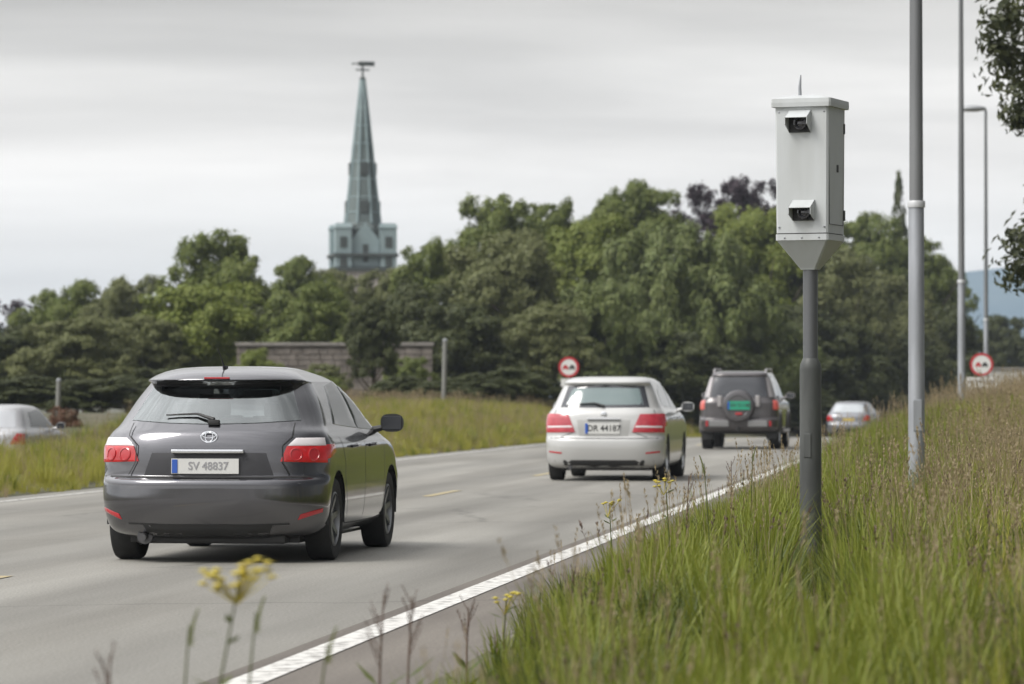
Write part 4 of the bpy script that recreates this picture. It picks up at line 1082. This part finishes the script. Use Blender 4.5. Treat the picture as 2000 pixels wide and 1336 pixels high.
def crown(name, seed, m, n=34000, big=13, leaf=.03, hang=0., shape='round', aspect=.55, clump=.052, per=17, sparse=0.):
    """unit tree: height 1, crown radius .5; big limbs' masses -> leaf clumps on them -> leaf sprays"""
    rs = RS(seed); C = []
    if shape == 'cone':
        for i in range(130):
            h = rs.uniform(0, 1) ** 1.2; a1 = rs.uniform(0, 2 * pi); rr = (1 - h) * .42 * rs.uniform(.3, 1)
            C.append((np.array([rr * cos(a1), rr * sin(a1), .06 + h * .92]), .03 + .06 * (1 - h), np.array([cos(a1), sin(a1), .2])))
    else:
        B = [(np.array([0, 0, .55]), .27), (np.array([.03, 0, .78]), .17), (np.array([0, .03, .3]), .26)]
        for i in range(big):
            a1 = i * 2.399 + rs.uniform(-.4, .4); h = .10 + .82 * ((i + .5) / big)
            env = .30 * (1 - max(0, (h - .62) / .38) ** 2 * .62) * (1.0 if h > .25 else .8 + .8 * h)
            R_ = rs.uniform(.13, .20) * (1 - .35 * max(0, h - .6) / .4)
            B.append((np.array([cos(a1) * env * rs.uniform(.75, 1.12), sin(a1) * env * rs.uniform(.75, 1.12), h * .93]), R_))
        for c, R_ in B:
            for k in range(int(per * (R_ / .17) ** 2)):
                v = rs.normal(0, 1, 3); v /= np.linalg.norm(v)
                if v[2] < -.45: v[2] = -v[2]
                rr = rs.uniform(.72, 1.08)
                C.append((c + v * R_ * rr * np.array([1.12, 1.12, .85]), clump * rs.uniform(.6, 1.35), v))
    if sparse: C = [q for q in C if rs.uniform() > sparse]
    tot = sum(r ** 2 for c, r, v in C); P_ = []; Nn = []
    for c, r, out_ in C:
        k = max(6, int(n * r ** 2 / tot))
        v = rs.normal(0, 1, (k, 3)) + out_ * .5; v /= np.linalg.norm(v, axis=1)[:, None]
        rad = r * np.clip(rs.normal(.85, .25, (k, 1)), .2, 1.7)
        sq = np.array([1.15, 1.15, .82]) if shape != 'willow' else np.array([.9, .9, 1.5])
        P_.append(c + v * rad * sq); Nn.append(v * .7 + out_ * .5)
    P_ = np.concatenate(P_); Nn = np.concatenate(Nn)
    if shape != 'cone':
        P_[:, 2] *= 1 / np.percentile(P_[:, 2], 99.4)
    P_[:, 2] = np.maximum(P_[:, 2], .015)
    return quads_mesh(name, leaf_cloud(P_, Nn, leaf * np.ones(1), rs, aspect, hang), m)
def trunk_mesh(name, seed, H=1.0, conifer=False):
    rs = random.Random(seed); b = MB()
    b.tube([(0, 0, -.04), (.005, 0, .12), (.0, .01, .4), (.01, 0, .75)], [.034, .026, .018, .006], 10)
    for k in range(9):
        q = rs.uniform(0, 2 * pi); z = rs.uniform(.16, .6); l = rs.uniform(.2, .36)
        b.tube([(0, 0, z), (cos(q) * l * .5, sin(q) * l * .5, z + l * .35), (cos(q) * l, sin(q) * l, z + l * .85)], [.012, .008, .002], 6)
    return b.mesh(name, True)
kinds = {}
def kind(key, m, seeds, **kw):
    kinds[key] = [(crown('crown_' + key, s, m, **kw), trunk_mesh('trunk_' + key, s)) for s in seeds]
    for c, t in kinds[key]: t.materials.append(barkm)
kind('green', L_green, (1, 2, 3), n=42000)
kind('yellow', L_yellow, (4, 5), n=42000, clump=.058)
kind('grey', L_grey, (6, 7), n=46000, leaf=.026, clump=.045, per=24)
kind('dark', L_dark, (8, 9), n=34000, leaf=.034)
kind('purple', L_purple, (10, 11), n=17000, leaf=.032, aspect=.4, clump=.04, sparse=.25, per=22)
kind('willow', L_willow, (12, 13), n=52000, leaf=.052, aspect=.2, hang=2.4, shape='willow', per=20, clump=.042)
kind('conifer', L_dark, (14,), n=14000, leaf=.04, shape='cone')
kind('red', L_red, (15,), n=6000, leaf=.06)
tree_i = 0
def tree(px, top, hwpx, d, kd, label, group=None, name='tree', cat='tree', base=None):
    global tree_i
    # keep clear of the road
    while LX(d) - (px - 1000) / F * d < hwpx / F * d * .6 and d < 300 and px < 1930: d += 3
    x = (px - 1000) / F * d; gz = GZ(x, d) if base is None else base
    H = CZ + (HOR - top) / F * d - gz
    root = empty(name, (x, d, gz - .02), 0, label, cat, group)
    tree_i += 1
    cm, tm = kinds[kd][tree_i % len(kinds[kd])]
    for me, nm in ((cm, 'crown'), (tm, 'trunk')):
        o = bpy.data.objects.new(nm, me); COL.objects.link(o); o.parent = root
        o.scale = (2 * hwpx / F * d * 1.3, 2 * hwpx / F * d * 1.3, H * 1.0)
        if nm == 'crown':
            Hc = min(H, 2.7 * hwpx / F * d * 1.3) if kd != 'conifer' else H
            o.scale[2] = Hc; o.location = (0, 0, H - Hc)
        if nm == 'trunk': o.scale = (H * .8, H * .8, H)
        o.rotation_euler = (0, 0, tree_i * 2.4)
    return root
G = 'trees beyond the left verge'
T = [
 (10, 590, 80, 185, 'purple', 'purplish grey tree at the far left edge of the tree line'),
 (95, 575, 70, 180, 'green', 'green tree second from the left edge on the skyline'),
 (165, 556, 75, 175, 'green', 'low green tree left of the skyline bump at left'),
 (250, 545, 75, 170, 'grey', 'grey green tree forming the flat skyline left of the tall round tree'),
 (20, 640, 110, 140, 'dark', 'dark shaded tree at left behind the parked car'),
 (150, 625, 110, 135, 'grey', 'dull olive tree over the reddish shrub at left'),
 (275, 620, 95, 138, 'grey', 'grey olive tree directly behind the dark car roof left corner'),
 (425, 462, 100, 165, 'green', 'tall round green tree left of the church spire'),
 (405, 560, 115, 140, 'yellow', 'bright yellow green tree over the dark car'),
 (505, 570, 75, 160, 'dark', 'dark tree between the tall round tree and the church'),
 (585, 508, 65, 185, 'green', 'small green tree top just left of the church tower'),
 (615, 560, 90, 150, 'green', 'green tree below the church tower, above the stone wall'),
 (655, 530, 60, 190, 'grey', 'soft grey green tree at the foot of the church tower'),
 (738, 532, 65, 180, 'grey', 'grey green tree at the right foot of the church tower'),
 (728, 590, 45, 128, 'dark', 'narrow dark tree in front of the stone wall'),
 (845, 480, 75, 170, 'green', 'green tree right of the church tower'),
 (815, 560, 90, 145, 'dark', 'dark green tree above the right end of the stone wall'),
 (975, 392, 95, 185, 'green', 'tall green tree forming the left shoulder of the big tree mass'),
 (1065, 402, 70, 190, 'green', 'green tree on the skyline right of the left shoulder tree'),
 (1000, 458, 120, 155, 'grey', 'big pale grey green tree in front of the left shoulder'),
 (900, 600, 100, 138, 'dark', 'dark undergrown tree right of the stone wall'),
 (1150, 432, 90, 175, 'yellow', 'light green tree between the pale tree and the willow'),
 (1245, 362, 80, 190, 'green', 'tall olive tree left of the purple tree'),
 (1195, 385, 55, 195, 'green', 'small skyline tree beside the tall olive tree'),
 (1060, 600, 100, 140, 'grey', 'shaded grey green tree behind the round road sign'),
 (1180, 560, 110, 150, 'willow', 'drooping tree above the white car'),
 (1330, 455, 150, 165, 'willow', 'large weeping tree above the white car and the off roader'),
 (1440, 560, 120, 170, 'willow', 'lower weeping tree directly above the off roader'),
 (1368, 366, 78, 205, 'purple', 'purple leaved tree left one of the pair on the skyline'),
 (1458, 352, 88, 208, 'purple', 'purple leaved tree right one, nearest the speed camera'),
 (1480, 412, 95, 190, 'yellow', 'fresh green tree left of the speed camera box'),
 (1555, 430, 80, 200, 'green', 'green tree behind the speed camera funnel'),
 (1625, 492, 110, 190, 'grey', 'rounded grey green tree right of the speed camera pole'),
 (1560, 600, 110, 180, 'dark', 'dark tree behind the speed camera pole'),
 (1700, 424, 75, 225, 'green', 'green tree on the skyline left of the thick lamp column'),
 (1790, 470, 70, 225, 'green', 'green tree behind the thick lamp column'),
 (1725, 540, 100, 200, 'grey', 'olive grey tree between the pole and the thick lamp column'),
 (1835, 525, 65, 230, 'green', 'green tree right of the thick lamp column'),
 (1850, 600, 70, 215, 'dark', 'dark tree at the right end of the tree mass'),
 (1640, 640, 90, 178, 'dark', 'dark low tree behind the far silver car'),
 (1765, 660, 80, 195, 'dark', 'dark low tree over the farthest car'),
 (1330, 650, 110, 150, 'dark', 'dark underwood tree between the white car and off roader'),
]
for px, top, hw, d, kd, lab in T: tree(px, top, hw, d, kd, lab, G)
tree(1757, 338, 62, 260, 'conifer', 'slim dark conifer tip rising behind the trees left of the thick lamp column', None, 'conifer')
tree(1957, 620, 48, 270, 'dark', 'small dark tree against the blue hill at the right edge', None, base=-1.2)
tree(2035, 640, 60, 280, 'green', 'green tree at the right edge beyond the pale wall', None, base=-1.2)
# undergrowth
tree(498, 684, 42, 130, 'yellow', 'green shrub at the left end of the stone wall', None, 'shrub', 'shrub')
tree(640, 712, 40, 131, 'grey', 'grey green shrub against the middle of the stone wall', None, 'shrub', 'shrub')
tree(800, 700, 45, 131, 'green', 'green shrub growing over the right part of the stone wall', None, 'shrub', 'shrub')
GS = 'shrubs at the foot of the tree line'
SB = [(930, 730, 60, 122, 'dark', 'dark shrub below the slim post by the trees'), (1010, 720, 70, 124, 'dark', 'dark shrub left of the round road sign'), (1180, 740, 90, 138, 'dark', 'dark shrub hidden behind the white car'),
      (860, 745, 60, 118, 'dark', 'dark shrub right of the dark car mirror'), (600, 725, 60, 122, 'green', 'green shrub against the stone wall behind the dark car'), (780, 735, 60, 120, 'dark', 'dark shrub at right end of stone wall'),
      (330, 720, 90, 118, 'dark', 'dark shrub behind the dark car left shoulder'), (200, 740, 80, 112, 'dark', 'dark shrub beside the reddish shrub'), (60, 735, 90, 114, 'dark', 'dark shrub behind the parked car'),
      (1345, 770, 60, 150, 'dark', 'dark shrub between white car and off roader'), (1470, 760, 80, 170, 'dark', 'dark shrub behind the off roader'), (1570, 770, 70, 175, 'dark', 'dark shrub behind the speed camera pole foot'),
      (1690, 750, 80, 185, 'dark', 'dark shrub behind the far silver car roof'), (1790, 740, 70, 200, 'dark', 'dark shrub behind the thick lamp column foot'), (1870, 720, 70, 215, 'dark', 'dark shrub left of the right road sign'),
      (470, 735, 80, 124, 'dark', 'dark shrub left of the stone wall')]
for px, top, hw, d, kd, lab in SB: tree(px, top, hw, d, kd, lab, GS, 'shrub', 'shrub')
tree(128, 796, 34, 92, 'red', 'reddish brown shrub beside the parked car', None, 'shrub', 'shrub', base=-.35)
tree(788, 786, 26, 102, 'red', 'small reddish weed bush on the verge right of the dark car', None, 'shrub', 'shrub')

# near tree entering at the top right
def near_tree():
    d = 62.; rs = RS(77); base = at(2190, d)
    root = empty('overhanging_tree', base, 0, 'leafy branches of a dark tree hanging in at the top right corner', 'tree')
    lobes = [(2075, 30, 120), (2050, 130, 95), (2100, 190, 90), (2130, -80, 150), (1985, 40, 40), (1990, 120, 35), (2040, 210, 55), (2230, 100, 160), (2060, 505, 85), (2110, 450, 90), (2020, 530, 45), (2170, 350, 110), (2260, 300, 130), (2030, 470, 40), (2240, 520, 110), (2015, 235, 30), (1968, 90, 28), (2300, -60, 160)]
    Pn = []; Nn = []
    for lx, ly, r in lobes:
        c = np.array(P(lx - 22, ly, d + rs.uniform(-1.2, 1.2))) - np.array(base); r_ = r / F * d
        k = int(650 * (r / 90) ** 1.7)
        v = rs.normal(0, 1, (k, 3)); v /= np.linalg.norm(v, axis=1)[:, None]
        Pn.append(c + v * r_ * rs.uniform(.1, 1.25, (k, 1)) * np.array([1.1, 1.1, .8])); Nn.append(v)
    V = leaf_cloud(np.concatenate(Pn), np.concatenate(Nn), .19 * np.ones(1), rs, .4, .8)
    o = bpy.data.objects.new('crown', quads_mesh('crown', V, L_dark2)); COL.objects.link(o); o.parent = root
    b = MB(); top = P(2190, -100, d) - base
    b.tube([(0, 0, -.3), (.05, 0, 2), (0, .1, 4.5), tuple(top)], [.24, .19, .13, .03], 12)
    for lx, ly, r in lobes:
        c = P(lx, ly, d) - base; z0 = max(1.4, c.z - abs(c.x) * .7)
        b.tube([(0, 0, z0), (c.x * .5, .1, z0 + (c.z - z0) * .6), tuple(c)], [.06, .035, .01], 6)
    b.build('trunk', barkm, root, smooth=True)
L_dark2 = leafmat('leaf_olive_dark', (.05, .06, .02), (.035, .045, .02), (.085, .09, .03), trans=.25)
near_tree()

# ------------------------------------------------------------------ grass
GC = bpy.data.collections.new('grass_sources')      # not linked to the scene
def blade(b, x, y, h, w, lean, q, seg=4):
    pts = []
    for i in range(seg + 1):
        t = i / seg; o = lean * t * t
        pts.append(((x + cos(q) * o), (y + sin(q) * o), h * t * (1 - .15 * (lean / h) * t)))
    q2 = q + pi / 2 + random.uniform(-.6, .6)
    vs = []
    for i, p in enumerate(pts):
        ww = w * (1 - (i / seg) ** 1.6) * .5 + .0006
        vs += [(p[0] - cos(q2) * ww, p[1] - sin(q2) * ww, p[2]), (p[0] + cos(q2) * ww, p[1] + sin(q2) * ww, p[2])]
    b.add(vs, [(2 * i, 2 * i + 1, 2 * i + 3, 2 * i + 2) for i in range(seg)])
def tuft(name, m, n, h, w, spread, seed, m2=None, heads=0, hm=None):
    random.seed(seed)
    b = MB()
    for i in range(n):
        r = spread * sqrt(random.random()); a1 = random.uniform(0, 2 * pi)
        hh = h * random.uniform(.45, 1.1)
        blade(b, r * cos(a1), r * sin(a1), hh, w * random.uniform(.7, 1.3), hh * random.uniform(.05, .55), a1 + random.uniform(-1, 1))
    nb = len(b.f)
    for i in range(heads):
        r = spread * sqrt(random.random()); a1 = random.uniform(0, 2 * pi); hh = h * random.uniform(1.0, 1.5); ln = hh * random.uniform(.02, .25)
        x, y = r * cos(a1), r * sin(a1)
        p1 = (x + cos(a1) * ln * .3, y + sin(a1) * ln * .3, hh * .6); p2 = (x + cos(a1) * ln, y + sin(a1) * ln, hh)
        b.tube([(x, y, 0), p1, p2], [.0018, .0016, .001], 3, cap=False)
        # feathery panicle
        L_ = random.uniform(.06, .13)
        for k in range(16):
            t = random.random(); q = random.uniform(0, 2 * pi); s_ = .018 * (1 - t * .6)
            c = Vector(p2) + Vector((cos(a1) * ln * .2, sin(a1) * ln * .2, L_)) * (t - .5)
            tip = c + Vector((cos(q) * s_, sin(q) * s_, .02)); e = Vector((-sin(q), cos(q), 0)) * .0035
            b.add([c, c + (tip - c) * .5 + e, tip, c + (tip - c) * .5 - e], [(0, 1, 2, 3)])
    me = bpy.data.meshes.new(name); me.from_pydata(b.v, [], b.f); me.materials.append(m); me.materials.append(hm or m)
    mi_ = np.zeros(len(b.f), dtype=np.int32); mi_[nb:] = 1; me.polygons.foreach_set('material_index', mi_); me.update()
    o = bpy.data.objects.new(name, me); GC.objects.link(o)
    return o
tufts = [
    tuft('a_tuft', G_green, 44, .44, .014, .13, 1),
    tuft('b_tuft', G_green, 40, .50, .012, .13, 2, heads=1, hm=G_tan),
    tuft('c_tuft', G_deep, 44, .40, .014, .14, 3),
    tuft('d_tuft', G_yel, 44, .40, .008, .13, 4, heads=1, hm=G_tan),
    tuft('e_tuft', G_tan, 30, .42, .006, .13, 5, heads=6, hm=G_tan),
    tuft('f_tuft', G_green, 34, .36, .008, .13, 6, heads=3, hm=G_brown),
    tuft('g_tuft', G_yel, 50, .26, .006, .14, 7),
    tuft('h_tuft', G_tan, 16, .5, .004, .12, 8, heads=12, hm=G_tan),
    tuft('i_tuft', G_deep, 14, .26, .030, .12, 9, heads=2, hm=G_brown),
]
def scatter(name, pts, label, cat='grass'):
    """pts: list (x,y,z,idx,scale)"""
    me = bpy.data.meshes.new(name); me.vertices.add(len(pts))
    A = np.array(pts, dtype=np.float32)
    me.vertices.foreach_set('co', A[:, :3].ravel())
    ai = me.attributes.new('idx', 'INT', 'POINT'); ai.data.foreach_set('value', A[:, 3].astype(np.int32))
    asx = me.attributes.new('scl', 'FLOAT', 'POINT'); asx.data.foreach_set('value', A[:, 4].copy())
    o = bpy.data.objects.new(name, me); COL.objects.link(o)
    g = bpy.data.node_groups.new(name, 'GeometryNodeTree')
    g.interface.new_socket('Geometry', in_out='INPUT', socket_type='NodeSocketGeometry'); g.interface.new_socket('Geometry', in_out='OUTPUT', socket_type='NodeSocketGeometry')
    gi = g.nodes.new('NodeGroupInput'); go = g.nodes.new('NodeGroupOutput')
    ip = g.nodes.new('GeometryNodeInstanceOnPoints'); ci = g.nodes.new('GeometryNodeCollectionInfo')
    ci.inputs[0].default_value = GC; ci.inputs[1].default_value = True; ci.inputs[2].default_value = True
    ni = g.nodes.new('GeometryNodeInputNamedAttribute'); ni.data_type = 'INT'; ni.inputs[0].default_value = 'idx'
    ns = g.nodes.new('GeometryNodeInputNamedAttribute'); ns.data_type = 'FLOAT'; ns.inputs[0].default_value = 'scl'
    rv = g.nodes.new('FunctionNodeRandomValue'); rv.data_type = 'FLOAT_VECTOR'
    rv.inputs[0].default_value = (-.12, -.12, 0); rv.inputs[1].default_value = (.12, .12, 6.283)
    ip.inputs['Pick Instance'].default_value = True
    L = g.links.new
    L(gi.outputs[0], ip.inputs['Points']); L(ci.outputs[0], ip.inputs['Instance']); L(ni.outputs[0], ip.inputs['Instance Index'])
    L(ns.outputs[0], ip.inputs['Scale']); L(rv.outputs[0], ip.inputs['Rotation']); L(ip.outputs[0], go.inputs[0])
    md = o.modifiers.new('scatter', 'NODES'); md.node_group = g
    return tag(o, label, cat, kind='stuff')
rnd = random.Random(11)
def noise2(x, y): return sin(x * 1.7 + 2.1 * sin(y * .43)) * cos(y * .9 + 1.3 * sin(x * .8)) 
pts = []
def right_pts(d0, d1, rmax, dens):
    area = (d1 - d0) * rmax; n = int(area * dens)
    for _ in range(n):
        d = rnd.uniform(d0, d1); r = rnd.uniform(0, rmax); x = RX(d) + SH + r
        if abs(x) > (1090 / F) * d + .6: continue
        rmin = .03 + max(0, 21 - d) * .05
        if r < rmin: continue
        edge = min(1, (r - rmin) / .55)
        if rnd.random() > .25 + .75 * edge: continue
        tanp = .0 + .20 * max(0, min(4, r - 1.2)) * (.5 + .5 * min(1, max(0, d - 16) / 20)) + .12 * noise2(x * 1.5, d * .6)
        u = rnd.random()
        if u < tanp * (1 if d > 30 else .6): idx = rnd.choice([4, 7, 7, 5, 3])
        elif u > .95: idx = 8
        else: idx = rnd.choice([2, 2, 2, 0, 1, 2, 5] if noise2(x * 2.3 + 4, d * 1.1) > .15 else ([0, 0, 1, 1, 0, 6, 2] if r < 2.4 else [0, 1, 3, 3, 6, 3]))
        s = rnd.uniform(.75, 1.2) * (.55 + .45 * edge)
        if d < 20: s *= .75 + .25 * (d - 8) / 12
        # shorter growth before the speed camera and the first lamp column, trodden by the service crew
        if 15 < d < 26.2 and abs(x - .0778 * d) < .16 + .1 * rnd.random(): s *= .42
        if 30 < d < 39.6 and abs(x - .1053 * d) < .14 + .1 * rnd.random(): s *= .5
        pts.append((x, d, GZ(x, d) - .01, idx, s))
right_pts(8, 30, 7, 26); right_pts(30, 62, 9, 17); right_pts(62, 125, 12, 8)
for _ in range(520):                     # small tufts creeping onto the shoulder
    d = rnd.uniform(25, 90); r = -abs(rnd.gauss(0, .12)); x = RX(d) + SH + r
    pts.append((x, d, .0, rnd.choice([0, 6, 3, 4, 2]), rnd.uniform(.18, .42)))
scatter('verge_grass', pts, 'tall green and tan meadow grass covering the bank right of the road')
pts = []
for _ in range(15000):
    d = rnd.uniform(38, 150); l = rnd.uniform(0, 9) if rnd.random() < .8 else rnd.uniform(0, 3); x = LX(d) - l
    if (x < -(1080 / F) * d - .5): continue
    idx = rnd.choice([3, 6, 6, 3, 6, 3, 3, 6, 4, 0]) if l < 4 else rnd.choice([3, 6, 4, 5, 0]); s = rnd.uniform(.7, 1.15) * (.75 if d < 85 else 1)
    if l < .5: s *= .6
    pts.append((x, d, GZ(x, d) - .01, idx, s))
scatter('left_verge_grass', pts, 'yellow green meadow grass on the left verge beyond the road')

# single tall weeds ---------------------------------------------------------------
def weed(px, py, d, kind_, label, group, seed=0, lean=0.):
    c = P(px, py, d); gz = GZ(c.x, d); h = c.z - gz; rs_ = random.Random(seed)
    nm = {'flower': 'yellow_wildflower', 'dock': 'dock_plant', 'grass': 'grass_stalk'}[kind_]
    root = empty(nm, (c.x - lean, d, gz), 0, label, 'wildflower' if kind_ == 'flower' else 'weed', group)
    top = Vector((lean, 0, h))
    mid = Vector((lean * .35, 0, h * .55))
    b = MB(); b.tube([(0, 0, -.02), tuple(mid), tuple(top)], [.0045, .0038, .0022], 6)
    b.build('stem', G_deep if kind_ != 'dock' else G_brown, root, smooth=True)
    if kind_ == 'flower':
        fl = MB()
        big = 1.0 if d < 12 else .6
        for k in range(30 if d < 12 else 9):
            o = Vector((rs_.uniform(-.085, .085), rs_.uniform(-.06, .06), rs_.uniform(-.03, .03))) * big
            o.x *= 1.25; o.z += .25 * o.x; c1 = top + o; fl.tube([tuple(top - Vector((.01, 0, .08))), tuple(c1)], .0014, 4)
            fl.lathe([(.004, -.004), (.013, .0), (.012, .004), (.004, .007)], 10, Matrix.Translation(c1))
            for j in range(9):
                q = 2 * pi * j / 9; e = Vector((-sin(q), cos(q), 0)) * .004; t_ = c1 + Vector((cos(q), sin(q), .1)) * .024
                fl.add([c1 + e, t_ + e * .6, t_ - e * .6, c1 - e], [(0, 1, 2, 3)])
        fl.build('flower_head', petal, root)
        lf = MB(); V = []
        for k in range(10):
            t = rs_.uniform(.15, .9); q = rs_.uniform(0, 2 * pi); p0 = mid.lerp(top, max(0, (t - .5) * 2)) if t > .5 else Vector((0, 0, 0)).lerp(mid, t * 2)
            dd = Vector((cos(q), sin(q), .35)); e = Vector((-sin(q), cos(q), 0)) * .012
            lf.add([p0, p0 + dd * .04 + e, p0 + dd * .09, p0 + dd * .04 - e], [(0, 1, 2, 3)])
        lf.build('leaves', G_deep, root)
    elif kind_ == 'dock':
        V = MB()
        for j in range(9):
            t0 = .5 + .5 * j / 9; p0 = mid.lerp(top, (t0 - .5) / .5); q = rs_.uniform(0, 2 * pi); ln = .10 * (1.3 - t0) + .02
            tip = p0 + Vector((cos(q) * ln * .6, sin(q) * ln * .6, ln * 1.2))
            V.tube([tuple(p0), tuple(p0.lerp(tip, .5) + Vector((0, 0, -.004))), tuple(tip)], [.0016, .0014, .001], 4)
            for k in range(16):
                c = p0.lerp(tip, rs_.uniform(.2, 1.05)); s_ = rs_.uniform(.004, .010); q2 = rs_.uniform(0, 2 * pi)
                tp = c + Vector((cos(q2) * s_, sin(q2) * s_, rs_.uniform(-.006, .008))); e = Vector((-sin(q2), cos(q2), .4)) * .0032
                V.add([c, c.lerp(tp, .6) + e, tp, c.lerp(tp, .6) - e], [(0, 1, 2, 3)])
        V.build('seed_head', G_brown, root)
        lf = MB()
        for k in range(5):
            q = rs_.uniform(0, 2 * pi); p0 = Vector((0, 0, h * rs_.uniform(.08, .5))); dd = Vector((cos(q), sin(q), .6)); e = Vector((-sin(q), cos(q), 0)) * .014
            lf.add([p0, p0 + dd * .05 + e, p0 + dd * .13, p0 + dd * .05 - e], [(0, 1, 2, 3)])
        lf.build('leaves', G_deep, root)
    else:
        V = MB(); dr = 1 if lean >= 0 else -1
        for k in range(90):
            t = k / 90; q = k * 2.4; p0 = top + Vector((dr * .022 * t * t, 0, .10 * t)) - Vector((0, 0, .06)); s_ = .010 * (1.2 - t)
            tp = p0 + Vector((cos(q) * s_ + dr * .006, sin(q) * s_, .008)); e = Vector((-sin(q), cos(q), .3)) * .0028
            V.add([p0, p0.lerp(tp, .5) + e, tp, p0.lerp(tp, .5) - e], [(0, 1, 2, 3)])
        V.build('seed_head', G_green, root)
        lf = MB()
        for k in range(3):
            q = rs_.uniform(0, 2 * pi); p0 = Vector((0, 0, h * rs_.uniform(.1, .5))); e = Vector((-sin(q), cos(q), 0)) * .004
            p1 = p0 + Vector((cos(q) * .05, sin(q) * .05, .10)); p2 = p0 + Vector((cos(q) * .15, sin(q) * .15, .13))
            lf.add([p0 - e, p0 + e, p1 + e, p1 - e, p2], [(0, 1, 2, 3), (3, 2, 4)])
        lf.build('leaves', G_deep, root)
    return root
GF = 'tall weeds in the near verge'
for a_ in [
 (470, 1120, 10.0, 'flower', 'large yellow flower head below the dark car, left foreground', 1, .10),
 (640, 1255, 10.5, 'grass', 'green grass stalk in left foreground right of the yellow flower', 2, .05),
 (500, 1195, 10.6, 'grass', 'thin stalk just right of and below the yellow flower', 3, .04),
 (370, 1220, 10.4, 'grass', 'thin stalk left of the yellow flower in the foreground', 4, .03),
 (750, 1160, 13.0, 'dock', 'brown seed stalk crossing the white edge line, left one', 5, .02),
 (805, 1165, 13.4, 'dock', 'brown seed stalk crossing the white edge line, right one', 6, .02),
 (215, 1280, 10.0, 'dock', 'brown seed stalk at the bottom left corner of the road', 7, .0),
 (915, 1185, 16, 'dock', 'brown seed stalk at the left rim of the grass', 8, .01),
 (990, 1165, 17, 'flower', 'small yellow flower at the left rim of the grass', 9, .02),
 (1190, 985, 24, 'flower', 'pale yellow flower over the edge line left of the tall dark stalk', 10, -.02),
 (1300, 940, 22, 'flower', 'yellow flower on the tall dark stalk before the white car wheel', 11, -.03),
 (1375, 905, 21, 'grass', 'thick green seed spike between the white car and the pole', 12, -.04),
 (1428, 900, 27, 'dock', 'thin brown stalk below the off roader left wheel', 13, .0),
 (1470, 885, 27, 'grass', 'green stalk below the off roader', 14, .02),
 (1345, 930, 26, 'dock', 'brown stalk right of the white car', 15, .02),
 (1740, 1030, 19, 'dock', 'dark brown dock stalk right of the speed camera foot', 16, -.05),
 (1700, 900, 30, 'dock', 'brown stalk between the speed camera pole and lamp column', 17, -.04),
 (1120, 1120, 19, 'dock', 'brown stalk at the grass rim under the edge line', 18, .02)]:
    px, py, d, k_, lab, sd_, ln = a_
    weed(px, py, d, k_, lab, GF, sd_, ln)

# ------------------------------------------------------------------ haze
def haze():
    b = MB(); b.box((0, 1600, 47.5), (5200, 3700, 113)); o = b.build('haze', None)
    m = bpy.data.materials.new('haze_air'); m.use_nodes = True; t = m.node_tree; t.nodes.clear()
    ou = t.nodes.new('ShaderNodeOutputMaterial'); v = t.nodes.new('ShaderNodeVolumePrincipled')
    v.inputs['Color'].default_value = (.80, .89, 1, 1); v.inputs['Density'].default_value = .00020; v.inputs['Anisotropy'].default_value = 0
    t.links.new(v.outputs[0], ou.inputs['Volume'])
    o.data.materials.append(m); tag(o, 'thin blue air between the trees and the far hills', 'haze', kind='stuff')
haze()
